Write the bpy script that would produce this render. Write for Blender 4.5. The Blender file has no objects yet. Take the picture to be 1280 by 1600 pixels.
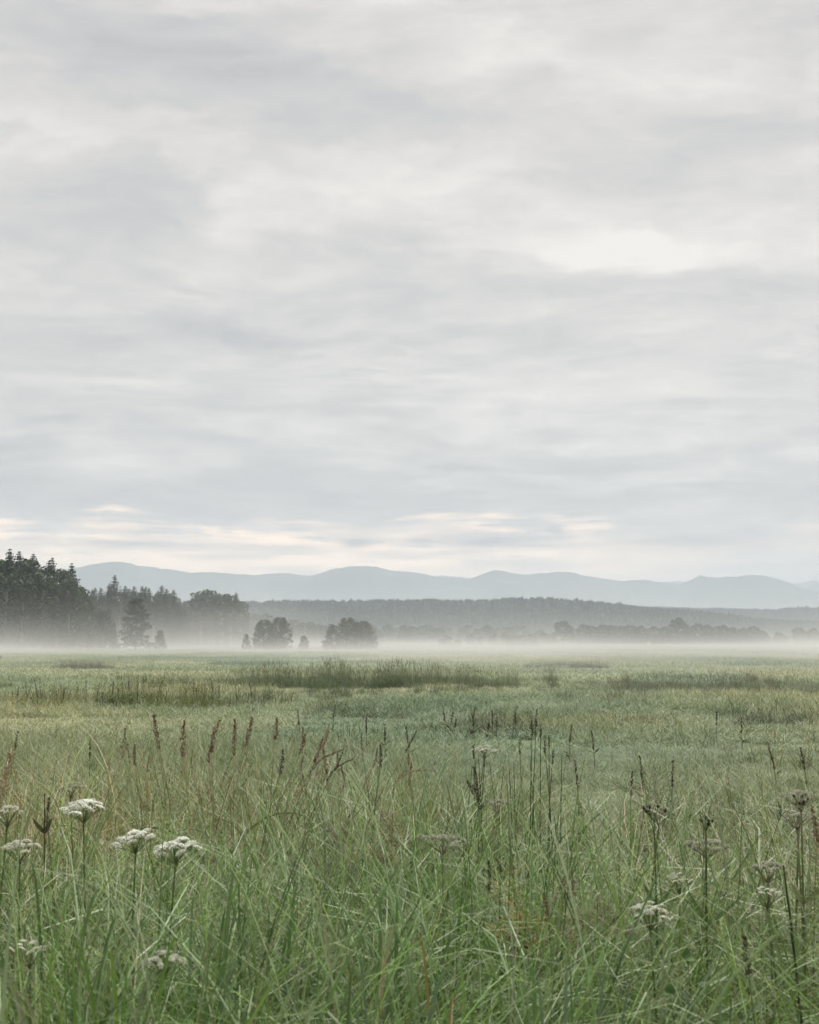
import bpy, math, random
import numpy as np
from mathutils import Vector, Matrix

S = bpy.context.scene
COL = S.collection
R = math.radians
random.seed(7)

# ------------------------------------------------------------------ camera
FPX = 2222.0                 # focal length in pixels of the 1280 x 1600 photograph
HORIZON = 1003.0
EYE = 1.65
PITCH = math.atan((HORIZON - 800.0) / FPX)
cd = bpy.data.cameras.new('camera')
cam = bpy.data.objects.new('camera', cd)
COL.objects.link(cam)
cam.location = (0, 0, EYE)
cam.rotation_euler = (math.pi / 2 + PITCH, 0, 0)
cd.sensor_fit = 'VERTICAL'
cd.sensor_height = 36.0
cd.lens = FPX / 1600.0 * 36.0
cd.clip_start = 0.05
cd.clip_end = 60000
cd.dof.use_dof = True
cd.dof.focus_distance = 9.0
cd.dof.aperture_fstop = 14.0
S.camera = cam

# ------------------------------------------------------------------ render settings
S.render.engine = 'CYCLES'
S.view_settings.view_transform = 'Standard'
S.view_settings.look = 'None'
S.view_settings.gamma = 1
S.view_settings.exposure = 2.0
S.view_settings.use_curve_mapping = False
cy = S.cycles
cy.max_bounces = 5
cy.diffuse_bounces = 3
cy.glossy_bounces = 2
cy.transmission_bounces = 3
cy.volume_bounces = 2
cy.use_denoising = True
cy.sample_clamp_indirect = 6
cy.volume_max_steps = 256
cy.use_adaptive_sampling = True
cy.adaptive_threshold = 0.015
try:
    cy.denoiser = 'OPENIMAGEDENOISE'
    cy.denoising_input_passes = 'RGB_ALBEDO_NORMAL'
    cy.denoising_prefilter = 'ACCURATE'
except Exception:
    pass

# ------------------------------------------------------------------ world: overcast sky
SUN_EL, SUN_AZ = R(60), R(16)        # azimuth measured from +Y towards +X
W = bpy.data.worlds.new('World')
S.world = W
W.use_nodes = True
try:
    W.cycles.sampling_method = 'MANUAL'
    W.cycles.sample_map_resolution = 512
except Exception:
    pass
nt = W.node_tree
nt.nodes.clear()


class NB:
    """small node builder"""
    def __init__(self, nt):
        self.nt = nt

    def n(self, t, **kw):
        x = self.nt.nodes.new(t)
        for k, v in kw.items():
            setattr(x, k, v)
        return x

    def put(self, sock, v):
        if hasattr(v, 'is_linked') or hasattr(v, 'links'):
            self.nt.links.new(v, sock)
        else:
            sock.default_value = v

    def m(self, op, a, b=None, c=None, clamp=False):
        x = self.n('ShaderNodeMath', operation=op, use_clamp=clamp)
        self.put(x.inputs[0], a)
        if b is not None:
            self.put(x.inputs[1], b)
        if c is not None:
            self.put(x.inputs[2], c)
        return x.outputs[0]

    def noise(self, vec, scale, detail=4, rough=0.5, dist=0.0, dims='3D'):
        x = self.n('ShaderNodeTexNoise', noise_dimensions=dims)
        if vec is not None:
            self.put(x.inputs['Vector'], vec)
        x.inputs['Scale'].default_value = scale
        x.inputs['Detail'].default_value = detail
        x.inputs['Roughness'].default_value = rough
        x.inputs['Distortion'].default_value = dist
        return x.outputs['Fac']

    def ss(self, v, a, b, lo=0.0, hi=1.0):
        x = self.n('ShaderNodeMapRange', interpolation_type='SMOOTHSTEP', clamp=True)
        self.put(x.inputs[0], v)
        x.inputs[1].default_value = a
        x.inputs[2].default_value = b
        x.inputs[3].default_value = lo
        x.inputs[4].default_value = hi
        return x.outputs[0]

    def mix(self, f, a, b):
        x = self.n('ShaderNodeMix', data_type='RGBA')
        self.put(x.inputs[0], f)
        self.put(x.inputs[6], a)
        self.put(x.inputs[7], b)
        return x.outputs[2]

    def comb(self, a, b, c):
        x = self.n('ShaderNodeCombineXYZ')
        for i, v in enumerate((a, b, c)):
            self.put(x.inputs[i], v)
        return x.outputs[0]


def azel(px, py):
    """direction of a place in the photograph's sky, as azimuth and elevation"""
    x, v = (px - 640) / FPX, (800 - py) / FPX
    d = Vector((x, math.cos(PITCH) - v * math.sin(PITCH), math.sin(PITCH) + v * math.cos(PITCH))).normalized()
    return math.atan2(d.x, d.y), math.asin(d.z)


B = NB(nt)
tc = B.n('ShaderNodeTexCoord')
sep = B.n('ShaderNodeSeparateXYZ')
nt.links.new(tc.outputs['Generated'], sep.inputs[0])
dx, dy, dz = sep.outputs
zc = B.m('MAXIMUM', dz, 0.0)
den = B.m('ADD', zc, 0.075)
px_ = B.m('DIVIDE', dx, den)
py_ = B.m('DIVIDE', dy, den)
plane = B.comb(px_, py_, 0.0)
warpn = B.n('ShaderNodeTexNoise')
nt.links.new(plane, warpn.inputs['Vector'])
warpn.inputs['Scale'].default_value = 0.7
warpn.inputs['Detail'].default_value = 2
wv = B.n('ShaderNodeVectorMath', operation='MULTIPLY_ADD')
nt.links.new(warpn.outputs['Color'], wv.inputs[0])
wv.inputs[1].default_value = (0.9, 0.9, 0)
nt.links.new(plane, wv.inputs[2])
wp = wv.outputs[0]
mp = B.n('ShaderNodeMapping')
nt.links.new(wp, mp.inputs[0])
mp.inputs['Rotation'].default_value = (0, 0, R(-14))
mp.inputs['Scale'].default_value = (0.75, 1.15, 1)
q = mp.outputs[0]
n_big = B.noise(q, 0.9, 3, 0.5)
n_mid = B.noise(q, 2.3, 7, 0.58)
n_fine = B.noise(q, 6.5, 6, 0.62)
az = B.m('ARCTAN2', dx, dy)
el = B.m('ARCSINE', dz)
wob = B.m('MULTIPLY', B.m('SUBTRACT', n_mid, 0.5), 0.09)
wob3 = B.m('MULTIPLY', B.m('SUBTRACT', B.noise(B.comb(B.m('MULTIPLY', az, 14.0), B.m('MULTIPLY', el, 34.0), 3.0), 1.0, 6, 0.62), 0.5), 0.055)
elw = B.m('ADD', B.m('ADD', el, wob), wob3)
wob2 = B.m('MULTIPLY', B.m('SUBTRACT', n_big, 0.5), 0.16)
azw = B.m('ADD', B.m('ADD', az, wob2), B.m('MULTIPLY', wob3, 2.5))


def patch(px, py, wx, wy, amp, tilt=0.0, src=None):
    a0, e0 = azel(px, py)
    sa, se = wx / FPX, wy / FPX
    u = B.m('SUBTRACT', src[0] if src else azw, a0)
    v = B.m('SUBTRACT', src[1] if src else elw, e0)
    if tilt:
        v = B.m('SUBTRACT', v, B.m('MULTIPLY', u, math.tan(tilt)))
    u = B.m('DIVIDE', u, sa)
    v = B.m('DIVIDE', v, se)
    r2 = B.m('ADD', B.m('MULTIPLY', u, u), B.m('MULTIPLY', v, v))
    return B.m('MULTIPLY', B.m('EXPONENT', B.m('MULTIPLY', r2, -1.0)), amp)


bright = B.m('ADD', B.m('MULTIPLY', B.m('SUBTRACT', n_big, 0.5), 0.75),
             B.m('ADD', B.m('MULTIPLY', B.m('SUBTRACT', n_mid, 0.5), 0.95),
                 B.m('MULTIPLY', B.m('SUBTRACT', n_fine, 0.5), 0.62)))
streak = B.noise(B.comb(B.m('MULTIPLY', azw, 5.0), B.m('MULTIPLY', elw, 46.0), 0.0), 1.0, 5, 0.55)
bright = B.m('ADD', bright, B.m('MULTIPLY', B.m('SUBTRACT', streak, 0.5), 0.24))
mot = B.noise(B.comb(B.m('ADD', B.m('MULTIPLY', azw, 12.0), B.m('MULTIPLY', elw, 6.0)), B.m('MULTIPLY', elw, 27.0), 0.0), 1.0, 8, 0.60, 0.5)
bright = B.m('ADD', bright, B.m('MULTIPLY', B.m('SUBTRACT', mot, 0.5), 0.78))
for a in ((300, 110, 420, 70, -0.28, R(-6)), (150, 215, 260, 45, 0.20, R(-8)), (560, 290, 320, 60, 0.16, 0),
          (1150, 190, 200, 60, -0.18, R(10)), (1090, 385, 150, 34, 0.55, R(-4)), (1000, 440, 260, 30, -0.10, 0),
          (180, 350, 260, 40, -0.12, 0), (560, 520, 420, 38, -0.20, 0), (560, 566, 180, 16, 0.20, 0),
          (850, 650, 230, 46, 0.30, R(3)), (1200, 610, 160, 22, 0.12, 0), (60, 725, 150, 40, -0.30, 0),
          (700, 770, 700, 32, -0.20, 0), (760, 30, 500, 45, 0.06, 0)):
    bright = B.m('ADD', bright, patch(*a))
fac = B.m('ADD', bright, 0.5, clamp=True)
ramp = B.n('ShaderNodeValToRGB')
nt.links.new(fac, ramp.inputs[0])
e = ramp.color_ramp.elements
e[0].position, e[0].color = 0.0, (0.485, 0.485, 0.492, 1)
e[1].position, e[1].color = 1.0, (0.89, 0.845, 0.795, 1)
k = e.new(0.45)
k.color = (0.645, 0.622, 0.600, 1)
# thin warm gap in the cloud along the horizon, with a few small flat clouds in it
gap_el = B.m('SUBTRACT', 1.0, B.ss(elw, R(3.6), R(5.1)))
gap = B.m('MULTIPLY', gap_el, B.ss(B.noise(B.comb(B.m('MULTIPLY', az, 9.0), B.m('MULTIPLY', el, 70.0), 0.0), 1.0, 4, 0.5), 0.36, 0.60, 0.35, 1.0))
gap = B.m('MULTIPLY', gap, B.ss(az, R(2), R(14), 1.0, 0.35))
skyc = B.mix(B.m('MULTIPLY', gap, 0.85), ramp.outputs[0], (1.75, 1.33, 0.97, 1))
sm = 0.0
soft = (B.m('ADD', az, B.m('MULTIPLY', B.m('SUBTRACT', mot, 0.5), 0.02)), B.m('ADD', el, B.m('MULTIPLY', B.m('SUBTRACT', mot, 0.5), 0.008)))
for a in ((555, 849, 34, 9, 0.9), (760, 847, 85, 14, 0.7), (650, 848, 28, 7, 0.5), (867, 829, 16, 5, 0.5), (1090, 845, 150, 16, 0.5), (190, 850, 110, 6, 0.5)):
    sm = B.m('ADD', sm, patch(*a, 0.0, soft))
sm = B.m('MULTIPLY', sm, B.ss(n_fine, 0.3, 0.55, 0.6, 1.0), clamp=True)
skyc = B.mix(B.m('MULTIPLY', sm, 0.9), skyc, (0.33, 0.34, 0.37, 1))
sc10 = B.n('ShaderNodeVectorMath', operation='SCALE')
nt.links.new(skyc, sc10.inputs[0])
sc10.inputs['Scale'].default_value = 5.25      # the background strength below is 0.05
sky = B.n('ShaderNodeTexSky', sky_type='NISHITA')
sky.sun_disc = False
sky.sun_elevation = SUN_EL
sky.sun_rotation = SUN_AZ
sky.dust_density = 3
sky.altitude = 100
allsky = B.mix(0.98, sky.outputs[0], sc10.outputs[0])
bg = B.n('ShaderNodeBackground')
nt.links.new(allsky, bg.inputs[0])
bg.inputs[1].default_value = 0.05
out = B.n('ShaderNodeOutputWorld')
nt.links.new(bg.outputs[0], out.inputs[0])

# ------------------------------------------------------------------ veiled sun
sd = bpy.data.lights.new('sun', 'SUN')
sun = bpy.data.objects.new('sun', sd)
COL.objects.link(sun)
sd.energy = 1.5
sd.angle = R(32)
sd.color = (1.0, 0.96, 0.9)
sdir = Vector((math.sin(SUN_AZ) * math.cos(SUN_EL), math.cos(SUN_AZ) * math.cos(SUN_EL), math.sin(SUN_EL)))
sun.rotation_euler = sdir.to_track_quat('Z', 'Y').to_euler()
sun.location = sdir * 200


# ------------------------------------------------------------------ helpers
def at(px, py, Y):
    """the point at depth Y that lies where the photograph shows pixel px, py"""
    x, v = (px - 640) / FPX, (800 - py) / FPX
    d = Vector((x, math.cos(PITCH) - v * math.sin(PITCH), math.sin(PITCH) + v * math.cos(PITCH)))
    return Vector((0, 0, EYE)) + d * (Y / d.y)


def hgt(py, Y):
    return at(640, py, Y).z


def xat(px, Y, py=1000):
    return at(px, py, Y).x


def hash2(ix, iy, seed):
    h = (ix * 374761393 + iy * 668265263 + seed * 1442695041) & 0x7fffffff
    h = ((h ^ (h >> 13)) * 1274126177) & 0x7fffffff
    h = h ^ (h >> 16)
    return (h & 0xffff) / 65535.0


def vnoise(x, y, seed=0):
    x = np.asarray(x, float)
    y = np.asarray(y, float)
    ix, iy = np.floor(x).astype(np.int64), np.floor(y).astype(np.int64)
    fx, fy = x - ix, y - iy
    fx, fy = fx * fx * (3 - 2 * fx), fy * fy * (3 - 2 * fy)
    a, b = hash2(ix, iy, seed), hash2(ix + 1, iy, seed)
    c, d = hash2(ix, iy + 1, seed), hash2(ix + 1, iy + 1, seed)
    return (a * (1 - fx) + b * fx) * (1 - fy) + (c * (1 - fx) + d * fx) * fy


def fbm(x, y, seed=0, oct=4):
    s, a, t = 0, 1.0, 0
    for i in range(oct):
        s = s + a * vnoise(np.asarray(x) * 2 ** i, np.asarray(y) * 2 ** i, seed + i * 17)
        t += a
        a *= 0.5
    return s / t


def smooth(x, a, b):
    t = np.clip((np.asarray(x, float) - a) / (b - a), 0, 1)
    return t * t * (3 - 2 * t)


def ground_z(x, y):
    x = np.asarray(x, float)
    y = np.asarray(y, float)
    return (fbm(x * 0.25, y * 0.25, 3, 3) - 0.5) * 0.10 + (fbm(x * 0.02, y * 0.02, 5, 2) - 0.5) * 0.25 * smooth(y, 15, 80)


def gz(x, y):
    return float(ground_z(x, y))


def tag(o, label=None, cat=None, group=None, kind=None):
    if label:
        o['label'] = label
    if cat:
        o['category'] = cat
    if group:
        o['group'] = group
    if kind:
        o['kind'] = kind
    return o


def empty(name, loc=(0, 0, 0), rz=0.0, label=None, cat=None, group=None):
    o = bpy.data.objects.new(name, None)
    COL.objects.link(o)
    o.empty_display_size = 0.1
    o.location = loc
    o.rotation_euler = (0, 0, rz)
    return tag(o, label, cat, group)


def link_mesh(name, me, parent=None):
    o = bpy.data.objects.new(name, me)
    COL.objects.link(o)
    if parent is not None:
        o.parent = parent
    return o


class Geo:
    def __init__(self):
        self.v, self.f, self.c = [], [], []
        self.nv = 0

    def add(self, verts, faces, col):
        verts = np.asarray(verts, float).reshape(-1, 3)
        n = len(verts)
        self.v.append(verts)
        self.f.extend([tuple(i + self.nv for i in f) for f in faces])
        col = np.asarray(col, float)
        self.c.append(np.broadcast_to(col, (n, 3)) if col.ndim == 1 else col)
        self.nv += n

    def tube(self, pts, rad, sides, col, cap=True):
        pts = [Vector(p) for p in pts]
        n = len(pts)
        V, F = [], []
        for i, p in enumerate(pts):
            t = (pts[min(i + 1, n - 1)] - pts[max(i - 1, 0)]).normalized()
            a = t.orthogonal().normalized() if i == 0 else (pa - t * pa.dot(t)).normalized()
            pa = a
            b = t.cross(a)
            r = rad[i] if hasattr(rad, '__len__') else rad
            for k in range(sides):
                an = 2 * math.pi * k / sides
                V.append(p + (a * math.cos(an) + b * math.sin(an)) * r)
        for i in range(n - 1):
            for k in range(sides):
                k2 = (k + 1) % sides
                F.append((i * sides + k, i * sides + k2, (i + 1) * sides + k2, (i + 1) * sides + k))
        if cap:
            F.append(tuple(range((n - 1) * sides, n * sides)))
        self.add([tuple(v) for v in V], F, col)

    def octa(self, p, r, col, sz=1.0):
        p = np.array(p, float)
        V = p + np.array([(r, 0, 0), (0, r, 0), (-r, 0, 0), (0, -r, 0), (0, 0, r * sz), (0, 0, -r * sz)])
        self.add(V, [(0, 1, 4), (1, 2, 4), (2, 3, 4), (3, 0, 4), (1, 0, 5), (2, 1, 5), (3, 2, 5), (0, 3, 5)], col)

    def leafquad(self, p, d, side, L, w, col):
        """pointed leaf (4 corners) from p along d"""
        p, d, s = Vector(p), Vector(d).normalized(), Vector(side).normalized()
        V = [p, p + d * L * 0.45 + s * w * 0.5, p + d * L, p + d * L * 0.45 - s * w * 0.5]
        self.add([tuple(v) for v in V], [(0, 1, 2, 3)], col)

    def norm(self, all_axes=True):
        zm = np.percentile(np.concatenate(self.v)[:, 2], 99)
        k = np.array((1 / zm, 1 / zm, 1 / zm)) if all_axes else np.array((1, 1, 1 / zm))
        self.v = [v * k for v in self.v]
        return self

    def mesh(self, name, mat, smooth_shade=False):
        me = bpy.data.meshes.new(name)
        V = np.concatenate(self.v) if self.v else np.zeros((0, 3))
        me.from_pydata(V.tolist(), [], self.f)
        ca = me.color_attributes.new('Col', 'FLOAT_COLOR', 'POINT')
        C = np.ones((len(V), 4), np.float32)
        C[:, :3] = np.concatenate(self.c)
        ca.data.foreach_set('color', C.ravel())
        if mat:
            me.materials.append(mat)
        if smooth_shade:
            me.polygons.foreach_set('use_smooth', [True] * len(me.polygons))
        me.update()
        return me


# ------------------------------------------------------------------ materials
def plant_mat(name, inst=False, transl=0.3, rough=0.5, spec=0.35, var=0.25, noise_scale=6.0, mul=(1, 1, 1)):
    m = bpy.data.materials.new(name)
    m.use_nodes = True
    t = m.node_tree
    t.nodes.clear()
    b = NB(t)
    at_ = b.n('ShaderNodeAttribute', attribute_name='Col')
    col = at_.outputs['Color']
    if inst:
        ti = b.n('ShaderNodeAttribute', attribute_name='tint', attribute_type='INSTANCER' if inst == 1 else 'GEOMETRY')
        x = b.n('ShaderNodeMix', data_type='RGBA', blend_type='MULTIPLY')
        x.inputs[0].default_value = 1
        t.links.new(col, x.inputs[6])
        t.links.new(ti.outputs['Color'], x.inputs[7])
        col = x.outputs[2]
    oi = b.n('ShaderNodeObjectInfo')
    tcx = b.n('ShaderNodeTexCoord')
    nz = b.noise(tcx.outputs['Object'], noise_scale, 3, 0.6)
    br = b.m('ADD', b.m('MULTIPLY', b.m('SUBTRACT', nz, 0.5), var * 2), b.m('ADD', b.m('MULTIPLY', b.m('SUBTRACT', oi.outputs['Random'], 0.5), var), 1.0))
    sc = b.n('ShaderNodeVectorMath', operation='SCALE')
    t.links.new(col, sc.inputs[0])
    t.links.new(br, sc.inputs['Scale'])
    ml = b.n('ShaderNodeVectorMath', operation='MULTIPLY')
    t.links.new(sc.outputs[0], ml.inputs[0])
    ml.inputs[1].default_value = mul
    col = ml.outputs[0]
    p = b.n('ShaderNodeBsdfPrincipled')
    t.links.new(col, p.inputs['Base Color'])
    p.inputs['Roughness'].default_value = rough
    p.inputs['Specular IOR Level'].default_value = spec
    sh = p.outputs[0]
    if transl:
        tr = b.n('ShaderNodeBsdfTranslucent')
        t.links.new(col, tr.inputs[0])
        ms = b.n('ShaderNodeMixShader')
        ms.inputs[0].default_value = transl
        t.links.new(p.outputs[0], ms.inputs[1])
        t.links.new(tr.outputs[0], ms.inputs[2])
        sh = ms.outputs[0]
    o = b.n('ShaderNodeOutputMaterial')
    t.links.new(sh, o.inputs[0])
    return m


GRASS = plant_mat('grass_blades_tall', inst=2, transl=0.18, rough=0.42, spec=0.26, var=0.25, noise_scale=3.0)
WEED = plant_mat('weed_leaves', inst=2, transl=0.25, rough=0.65, spec=0.1, var=0.2, noise_scale=3.0)
TURF = plant_mat('grass_blades', inst=1, transl=0.30, rough=0.5, spec=0.2, var=0.12, noise_scale=3.0)
PLANT = plant_mat('plant_tissue', transl=0.25, rough=0.6, spec=0.15, var=0.2, noise_scale=40.0)
BLOSSOM = plant_mat('white_blossom', transl=0.4, rough=0.7, spec=0.1, var=0.12, noise_scale=120.0)
SEED = plant_mat('dry_seed_head', transl=0.15, rough=0.75, spec=0.15, var=0.3, noise_scale=90.0)
NEEDLE = plant_mat('tree_foliage', transl=0.1, rough=0.6, spec=0.2, var=0.35, noise_scale=0.45)
FARTREE = plant_mat('distant_wood', inst=1, transl=0.0, rough=0.8, spec=0.1, var=0.2, noise_scale=0.3)
BARK = plant_mat('bark', transl=0.0, rough=0.85, spec=0.1, var=0.3, noise_scale=2.0)


def ground_mat(name, cols, scales, rough=0.9):
    m = bpy.data.materials.new(name)
    m.use_nodes = True
    t = m.node_tree
    t.nodes.clear()
    b = NB(t)
    geo = b.n('ShaderNodeNewGeometry')
    pos = geo.outputs['Position']
    n1 = b.noise(pos, scales[0], 5, 0.6)
    n2 = b.noise(pos, scales[1], 4, 0.6)
    n3 = b.noise(pos, scales[2], 4, 0.65)
    c = b.mix(b.ss(n1, 0.38, 0.62), cols[0], cols[1])
    c = b.mix(b.ss(n2, 0.45, 0.7), c, cols[2])
    sc = b.n('ShaderNodeVectorMath', operation='SCALE')
    t.links.new(c, sc.inputs[0])
    t.links.new(b.ss(n3, 0.2, 0.8, 0.75, 1.2), sc.inputs['Scale'])
    p = b.n('ShaderNodeBsdfPrincipled')
    t.links.new(sc.outputs[0], p.inputs['Base Color'])
    p.inputs['Roughness'].default_value = rough
    p.inputs['Specular IOR Level'].default_value = 0.1
    bmp = b.n('ShaderNodeBump')
    bmp.inputs['Strength'].default_value = 0.5
    bmp.inputs['Distance'].default_value = 0.05
    t.links.new(n3, bmp.inputs['Height'])
    t.links.new(bmp.outputs[0], p.inputs['Normal'])
    o = b.n('ShaderNodeOutputMaterial')
    t.links.new(p.outputs[0], o.inputs[0])
    return m


def volume_mat(name, color, density=None, aniso=0.3, builder=None, step=None):
    m = bpy.data.materials.new(name)
    m.use_nodes = True
    t = m.node_tree
    t.nodes.clear()
    b = NB(t)
    p = b.n('ShaderNodeVolumePrincipled')
    p.inputs['Color'].default_value = (*color, 1)
    p.inputs['Anisotropy'].default_value = aniso
    if builder:
        t.links.new(builder(b), p.inputs['Density'])
    else:
        p.inputs['Density'].default_value = density
    o = b.n('ShaderNodeOutputMaterial')
    t.links.new(p.outputs[0], o.inputs['Volume'])
    return m


def box(name, lo, hi, mat):
    g = Geo()
    V = [(x, y, z) for x in (lo[0], hi[0]) for y in (lo[1], hi[1]) for z in (lo[2], hi[2])]
    g.add(V, [(0, 1, 3, 2), (4, 6, 7, 5), (0, 4, 5, 1), (2, 3, 7, 6), (0, 2, 6, 4), (1, 5, 7, 3)], (1, 1, 1))
    return link_mesh(name, g.mesh(name, mat))


# ------------------------------------------------------------------ ground and hills
FAR = 9000.0
gm = ground_mat('meadow_soil', [(0.085, 0.105, 0.048, 1), (0.115, 0.125, 0.06, 1), (0.13, 0.12, 0.065, 1)], (0.12, 0.9, 14.0))
rings = [0.0] + list(np.geomspace(1.2, FAR, 90))
NA = 120
g = Geo()
V = [(0, 0, gz(0, 0))]
for r in rings[1:]:
    a = np.arange(NA) * 2 * math.pi / NA
    x, y = r * np.sin(a), r * np.cos(a)
    z = ground_z(x, y)
    V += list(zip(x, y, z))
F = [(0, 1 + (k + 1) % NA, 1 + k) for k in range(NA)]
for i in range(len(rings) - 2):
    o0, o1 = 1 + i * NA, 1 + (i + 1) * NA
    for k in range(NA):
        k2 = (k + 1) % NA
        F.append((o0 + k, o0 + k2, o1 + k2, o1 + k))
g.add(V, F, (1, 1, 1))
go = tag(link_mesh('ground', g.mesh('ground', gm, True)), kind='structure')


def ridge(name, Y0, Y1, crest, py_pts, mat, back, nx, ny, rough_amp, seed, kind='structure'):
    """a hill range whose crest at depth `crest` follows the skyline of the photograph"""
    xs_px = np.array([p[0] for p in py_pts], float)
    ys_px = np.array([p[1] for p in py_pts], float)
    X = np.linspace(xat(xs_px[0], crest), xat(xs_px[-1], crest), nx)
    px = 640 + X / crest * FPX / math.cos(PITCH)
    top = np.interp(px, xs_px, ys_px)
    H = np.array([hgt(t, crest) for t in top])
    V = []
    Ys = np.concatenate([np.linspace(Y0, crest, ny), np.linspace(crest, Y1, back)[1:]])
    for y in Ys:
        t = (y - Y0) / (crest - Y0) if y <= crest else 1 - (y - crest) / (Y1 - crest)
        s = t * t * (3 - 2 * t)
        n = fbm(X / (crest * 0.05) + y * 0.0007, np.full(nx, y / (crest * 0.06)), seed, 4) - 0.5
        z = H * s + n * rough_amp * s * (1 - s) * 4 + (fbm(X / (crest * 0.006), np.full(nx, y / (crest * 0.02)), seed + 5, 3) - 0.5) * crest * 0.0022 * s
        V += list(zip(X * (0.35 + 0.65 * y / crest) if False else X, np.full(nx, y), z - 3.0 * (1 - s)))
    F = []
    for j in range(len(Ys) - 1):
        for i in range(nx - 1):
            a = j * nx + i
            F.append((a, a + 1, a + nx + 1, a + nx))
    g = Geo()
    g.add(V, F, (1, 1, 1))
    o = link_mesh(name, g.mesh(name, mat, True))
    o['kind'] = kind
    return o, X, H, Ys


mm = ground_mat('mountain_forest', [(0.05, 0.065, 0.055, 1), (0.075, 0.085, 0.07, 1), (0.11, 0.11, 0.095, 1)], (0.004, 0.0012, 0.02))
ridge('mountains', 5200, 7600, 6400,
      [(-600, 905), (-250, 896), (-60, 899), (60, 894), (120, 888), (150, 882), (187, 877), (205, 880), (215, 884), (250, 888), (300, 896), (340, 895), (370, 897),
       (400, 899), (435, 896), (490, 901), (520, 890), (545, 886), (575, 885), (605, 889), (650, 895), (690, 901), (735, 905), (772, 890), (800, 896), (830, 898),
       (872, 893), (900, 896), (930, 903), (970, 909), (1005, 906), (1040, 912), (1060, 915), (1095, 899), (1120, 903), (1180, 899), (1220, 907),
       (1250, 919), (1300, 927), (1420, 915), (1600, 908), (1900, 912)], mm, 10, 420, 30, 190, 11)
ridge('far_mountains', 7700, 8900, 8300,
      [(-600, 930), (500, 925), (640, 905), (690, 899), (740, 903), (800, 915), (1000, 930), (1020, 911), (1060, 908), (1100, 915), (1180, 925), (1225, 913), (1262, 908), (1300, 910), (1400, 918), (1900, 930)],
      mm, 6, 160, 16, 60, 23)
hm = ground_mat('hill_undergrowth', [(0.035, 0.05, 0.032, 1), (0.05, 0.062, 0.04, 1), (0.06, 0.065, 0.04, 1)], (0.02, 0.005, 0.1))
HILL = [(-700, 940), (-200, 950), (200, 952), (385, 949), (450, 947), (560, 947), (640, 945), (720, 945), (800, 943), (850, 944), (900, 946), (960, 951), (1010, 957),
        (1100, 966), (1180, 974), (1300, 982), (1600, 990)]
hillA = ridge('wooded_hill', 1500, 2700, 2050, HILL, hm, 6, 160, 14, 9, 31)
HILL2 = [(-700, 985), (700, 975), (850, 958), (960, 954), (1010, 953), (1100, 955), (1180, 957), (1300, 955), (1600, 948), (1900, 955)]
hillB = ridge('farther_wooded_hill', 2750, 3900, 3200, HILL2, hm, 5, 130, 12, 8, 37)

# ------------------------------------------------------------------ air: even haze and the mist lying on the meadow
hz = box('haze', (-9300, -9250, -4.5), (9300, 9250, 365), volume_mat('haze_air', (0.62, 0.70, 0.80), 0.00019, 0.2))
hz['kind'] = 'stuff'


def mist_density(b):
    geo = b.n('ShaderNodeNewGeometry')
    s = b.n('ShaderNodeSeparateXYZ')
    b.nt.links.new(geo.outputs['Position'], s.inputs[0])
    x, y, z = s.outputs
    mpn = b.n('ShaderNodeMapping')
    b.nt.links.new(geo.outputs['Position'], mpn.inputs[0])
    mpn.inputs['Scale'].default_value = (0.011, 0.008, 0.09)
    nz = b.noise(mpn.outputs[0], 1.0, 2, 0.5)
    H = b.ss(nz, 0.25, 0.75, 0.65, 1.6)
    H = b.m('MULTIPLY', H, b.ss(y, 350, 650, 1.0, 0.72))
    wood_side = b.m('MULTIPLY', b.ss(x, -10, -60), b.m('MULTIPLY', b.ss(y, 385, 440), b.ss(y, 620, 760, 1.0, 0.0)))
    H = b.m('ADD', H, b.m('MULTIPLY', wood_side, 4.6))
    zz = b.m('MAXIMUM', z, 0.0)
    d = b.m('EXPONENT', b.m('MULTIPLY', b.m('DIVIDE', zz, H), -1.0))
    prof = b.m('MULTIPLY', b.m('SUBTRACT', b.m('ADD', b.ss(y, 12, 80, 0, 0.9), b.ss(y, 80, 200, 0, 0.8)), b.ss(y, 225, 280, 0, 0.95)), b.ss(y, 450, 700, 1.0, 0.2))
    d = b.m('MULTIPLY', d, prof)
    d = b.m('MULTIPLY', d, b.ss(nz, 0.30, 0.66, 0.28, 1.55))
    mp2 = b.n('ShaderNodeMapping')
    b.nt.links.new(geo.outputs['Position'], mp2.inputs[0])
    mp2.inputs['Scale'].default_value = (0.022, 0.016, 0.0)
    d = b.m('MULTIPLY', d, b.ss(b.noise(mp2.outputs[0], 1.0, 3, 0.6), 0.32, 0.66, 0.5, 1.45))
    back = b.m('MULTIPLY', b.m('EXPONENT', b.m('MULTIPLY', zz, -1 / 9.0)), b.m('MULTIPLY', b.ss(y, 960, 1120), 0.13))
    d = b.m('ADD', d, back)
    return b.m('MULTIPLY', d, 0.0105)


mist = box('ground_mist', (-900, 12, -2.5), (900, 1480, 30), volume_mat('mist_air', (0.79, 0.79, 0.80), None, 0.0, mist_density))
mist['kind'] = 'stuff'


def valley_density(b):
    geo = b.n('ShaderNodeNewGeometry')
    s = b.n('ShaderNodeSeparateXYZ')
    b.nt.links.new(geo.outputs['Position'], s.inputs[0])
    x, y, z = s.outputs
    zz = b.m('MAXIMUM', z, 0.0)
    d = b.m('EXPONENT', b.m('MULTIPLY', b.m('DIVIDE', zz, 70.0), -1.0))
    return b.m('MULTIPLY', d, 0.0016)


vm = box('valley_mist', (-4500, 3950, -4), (4500, 5150, 300), volume_mat('valley_air', (0.95, 0.96, 0.97), None, 0.1, valley_density))
vm['kind'] = 'stuff'


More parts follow.
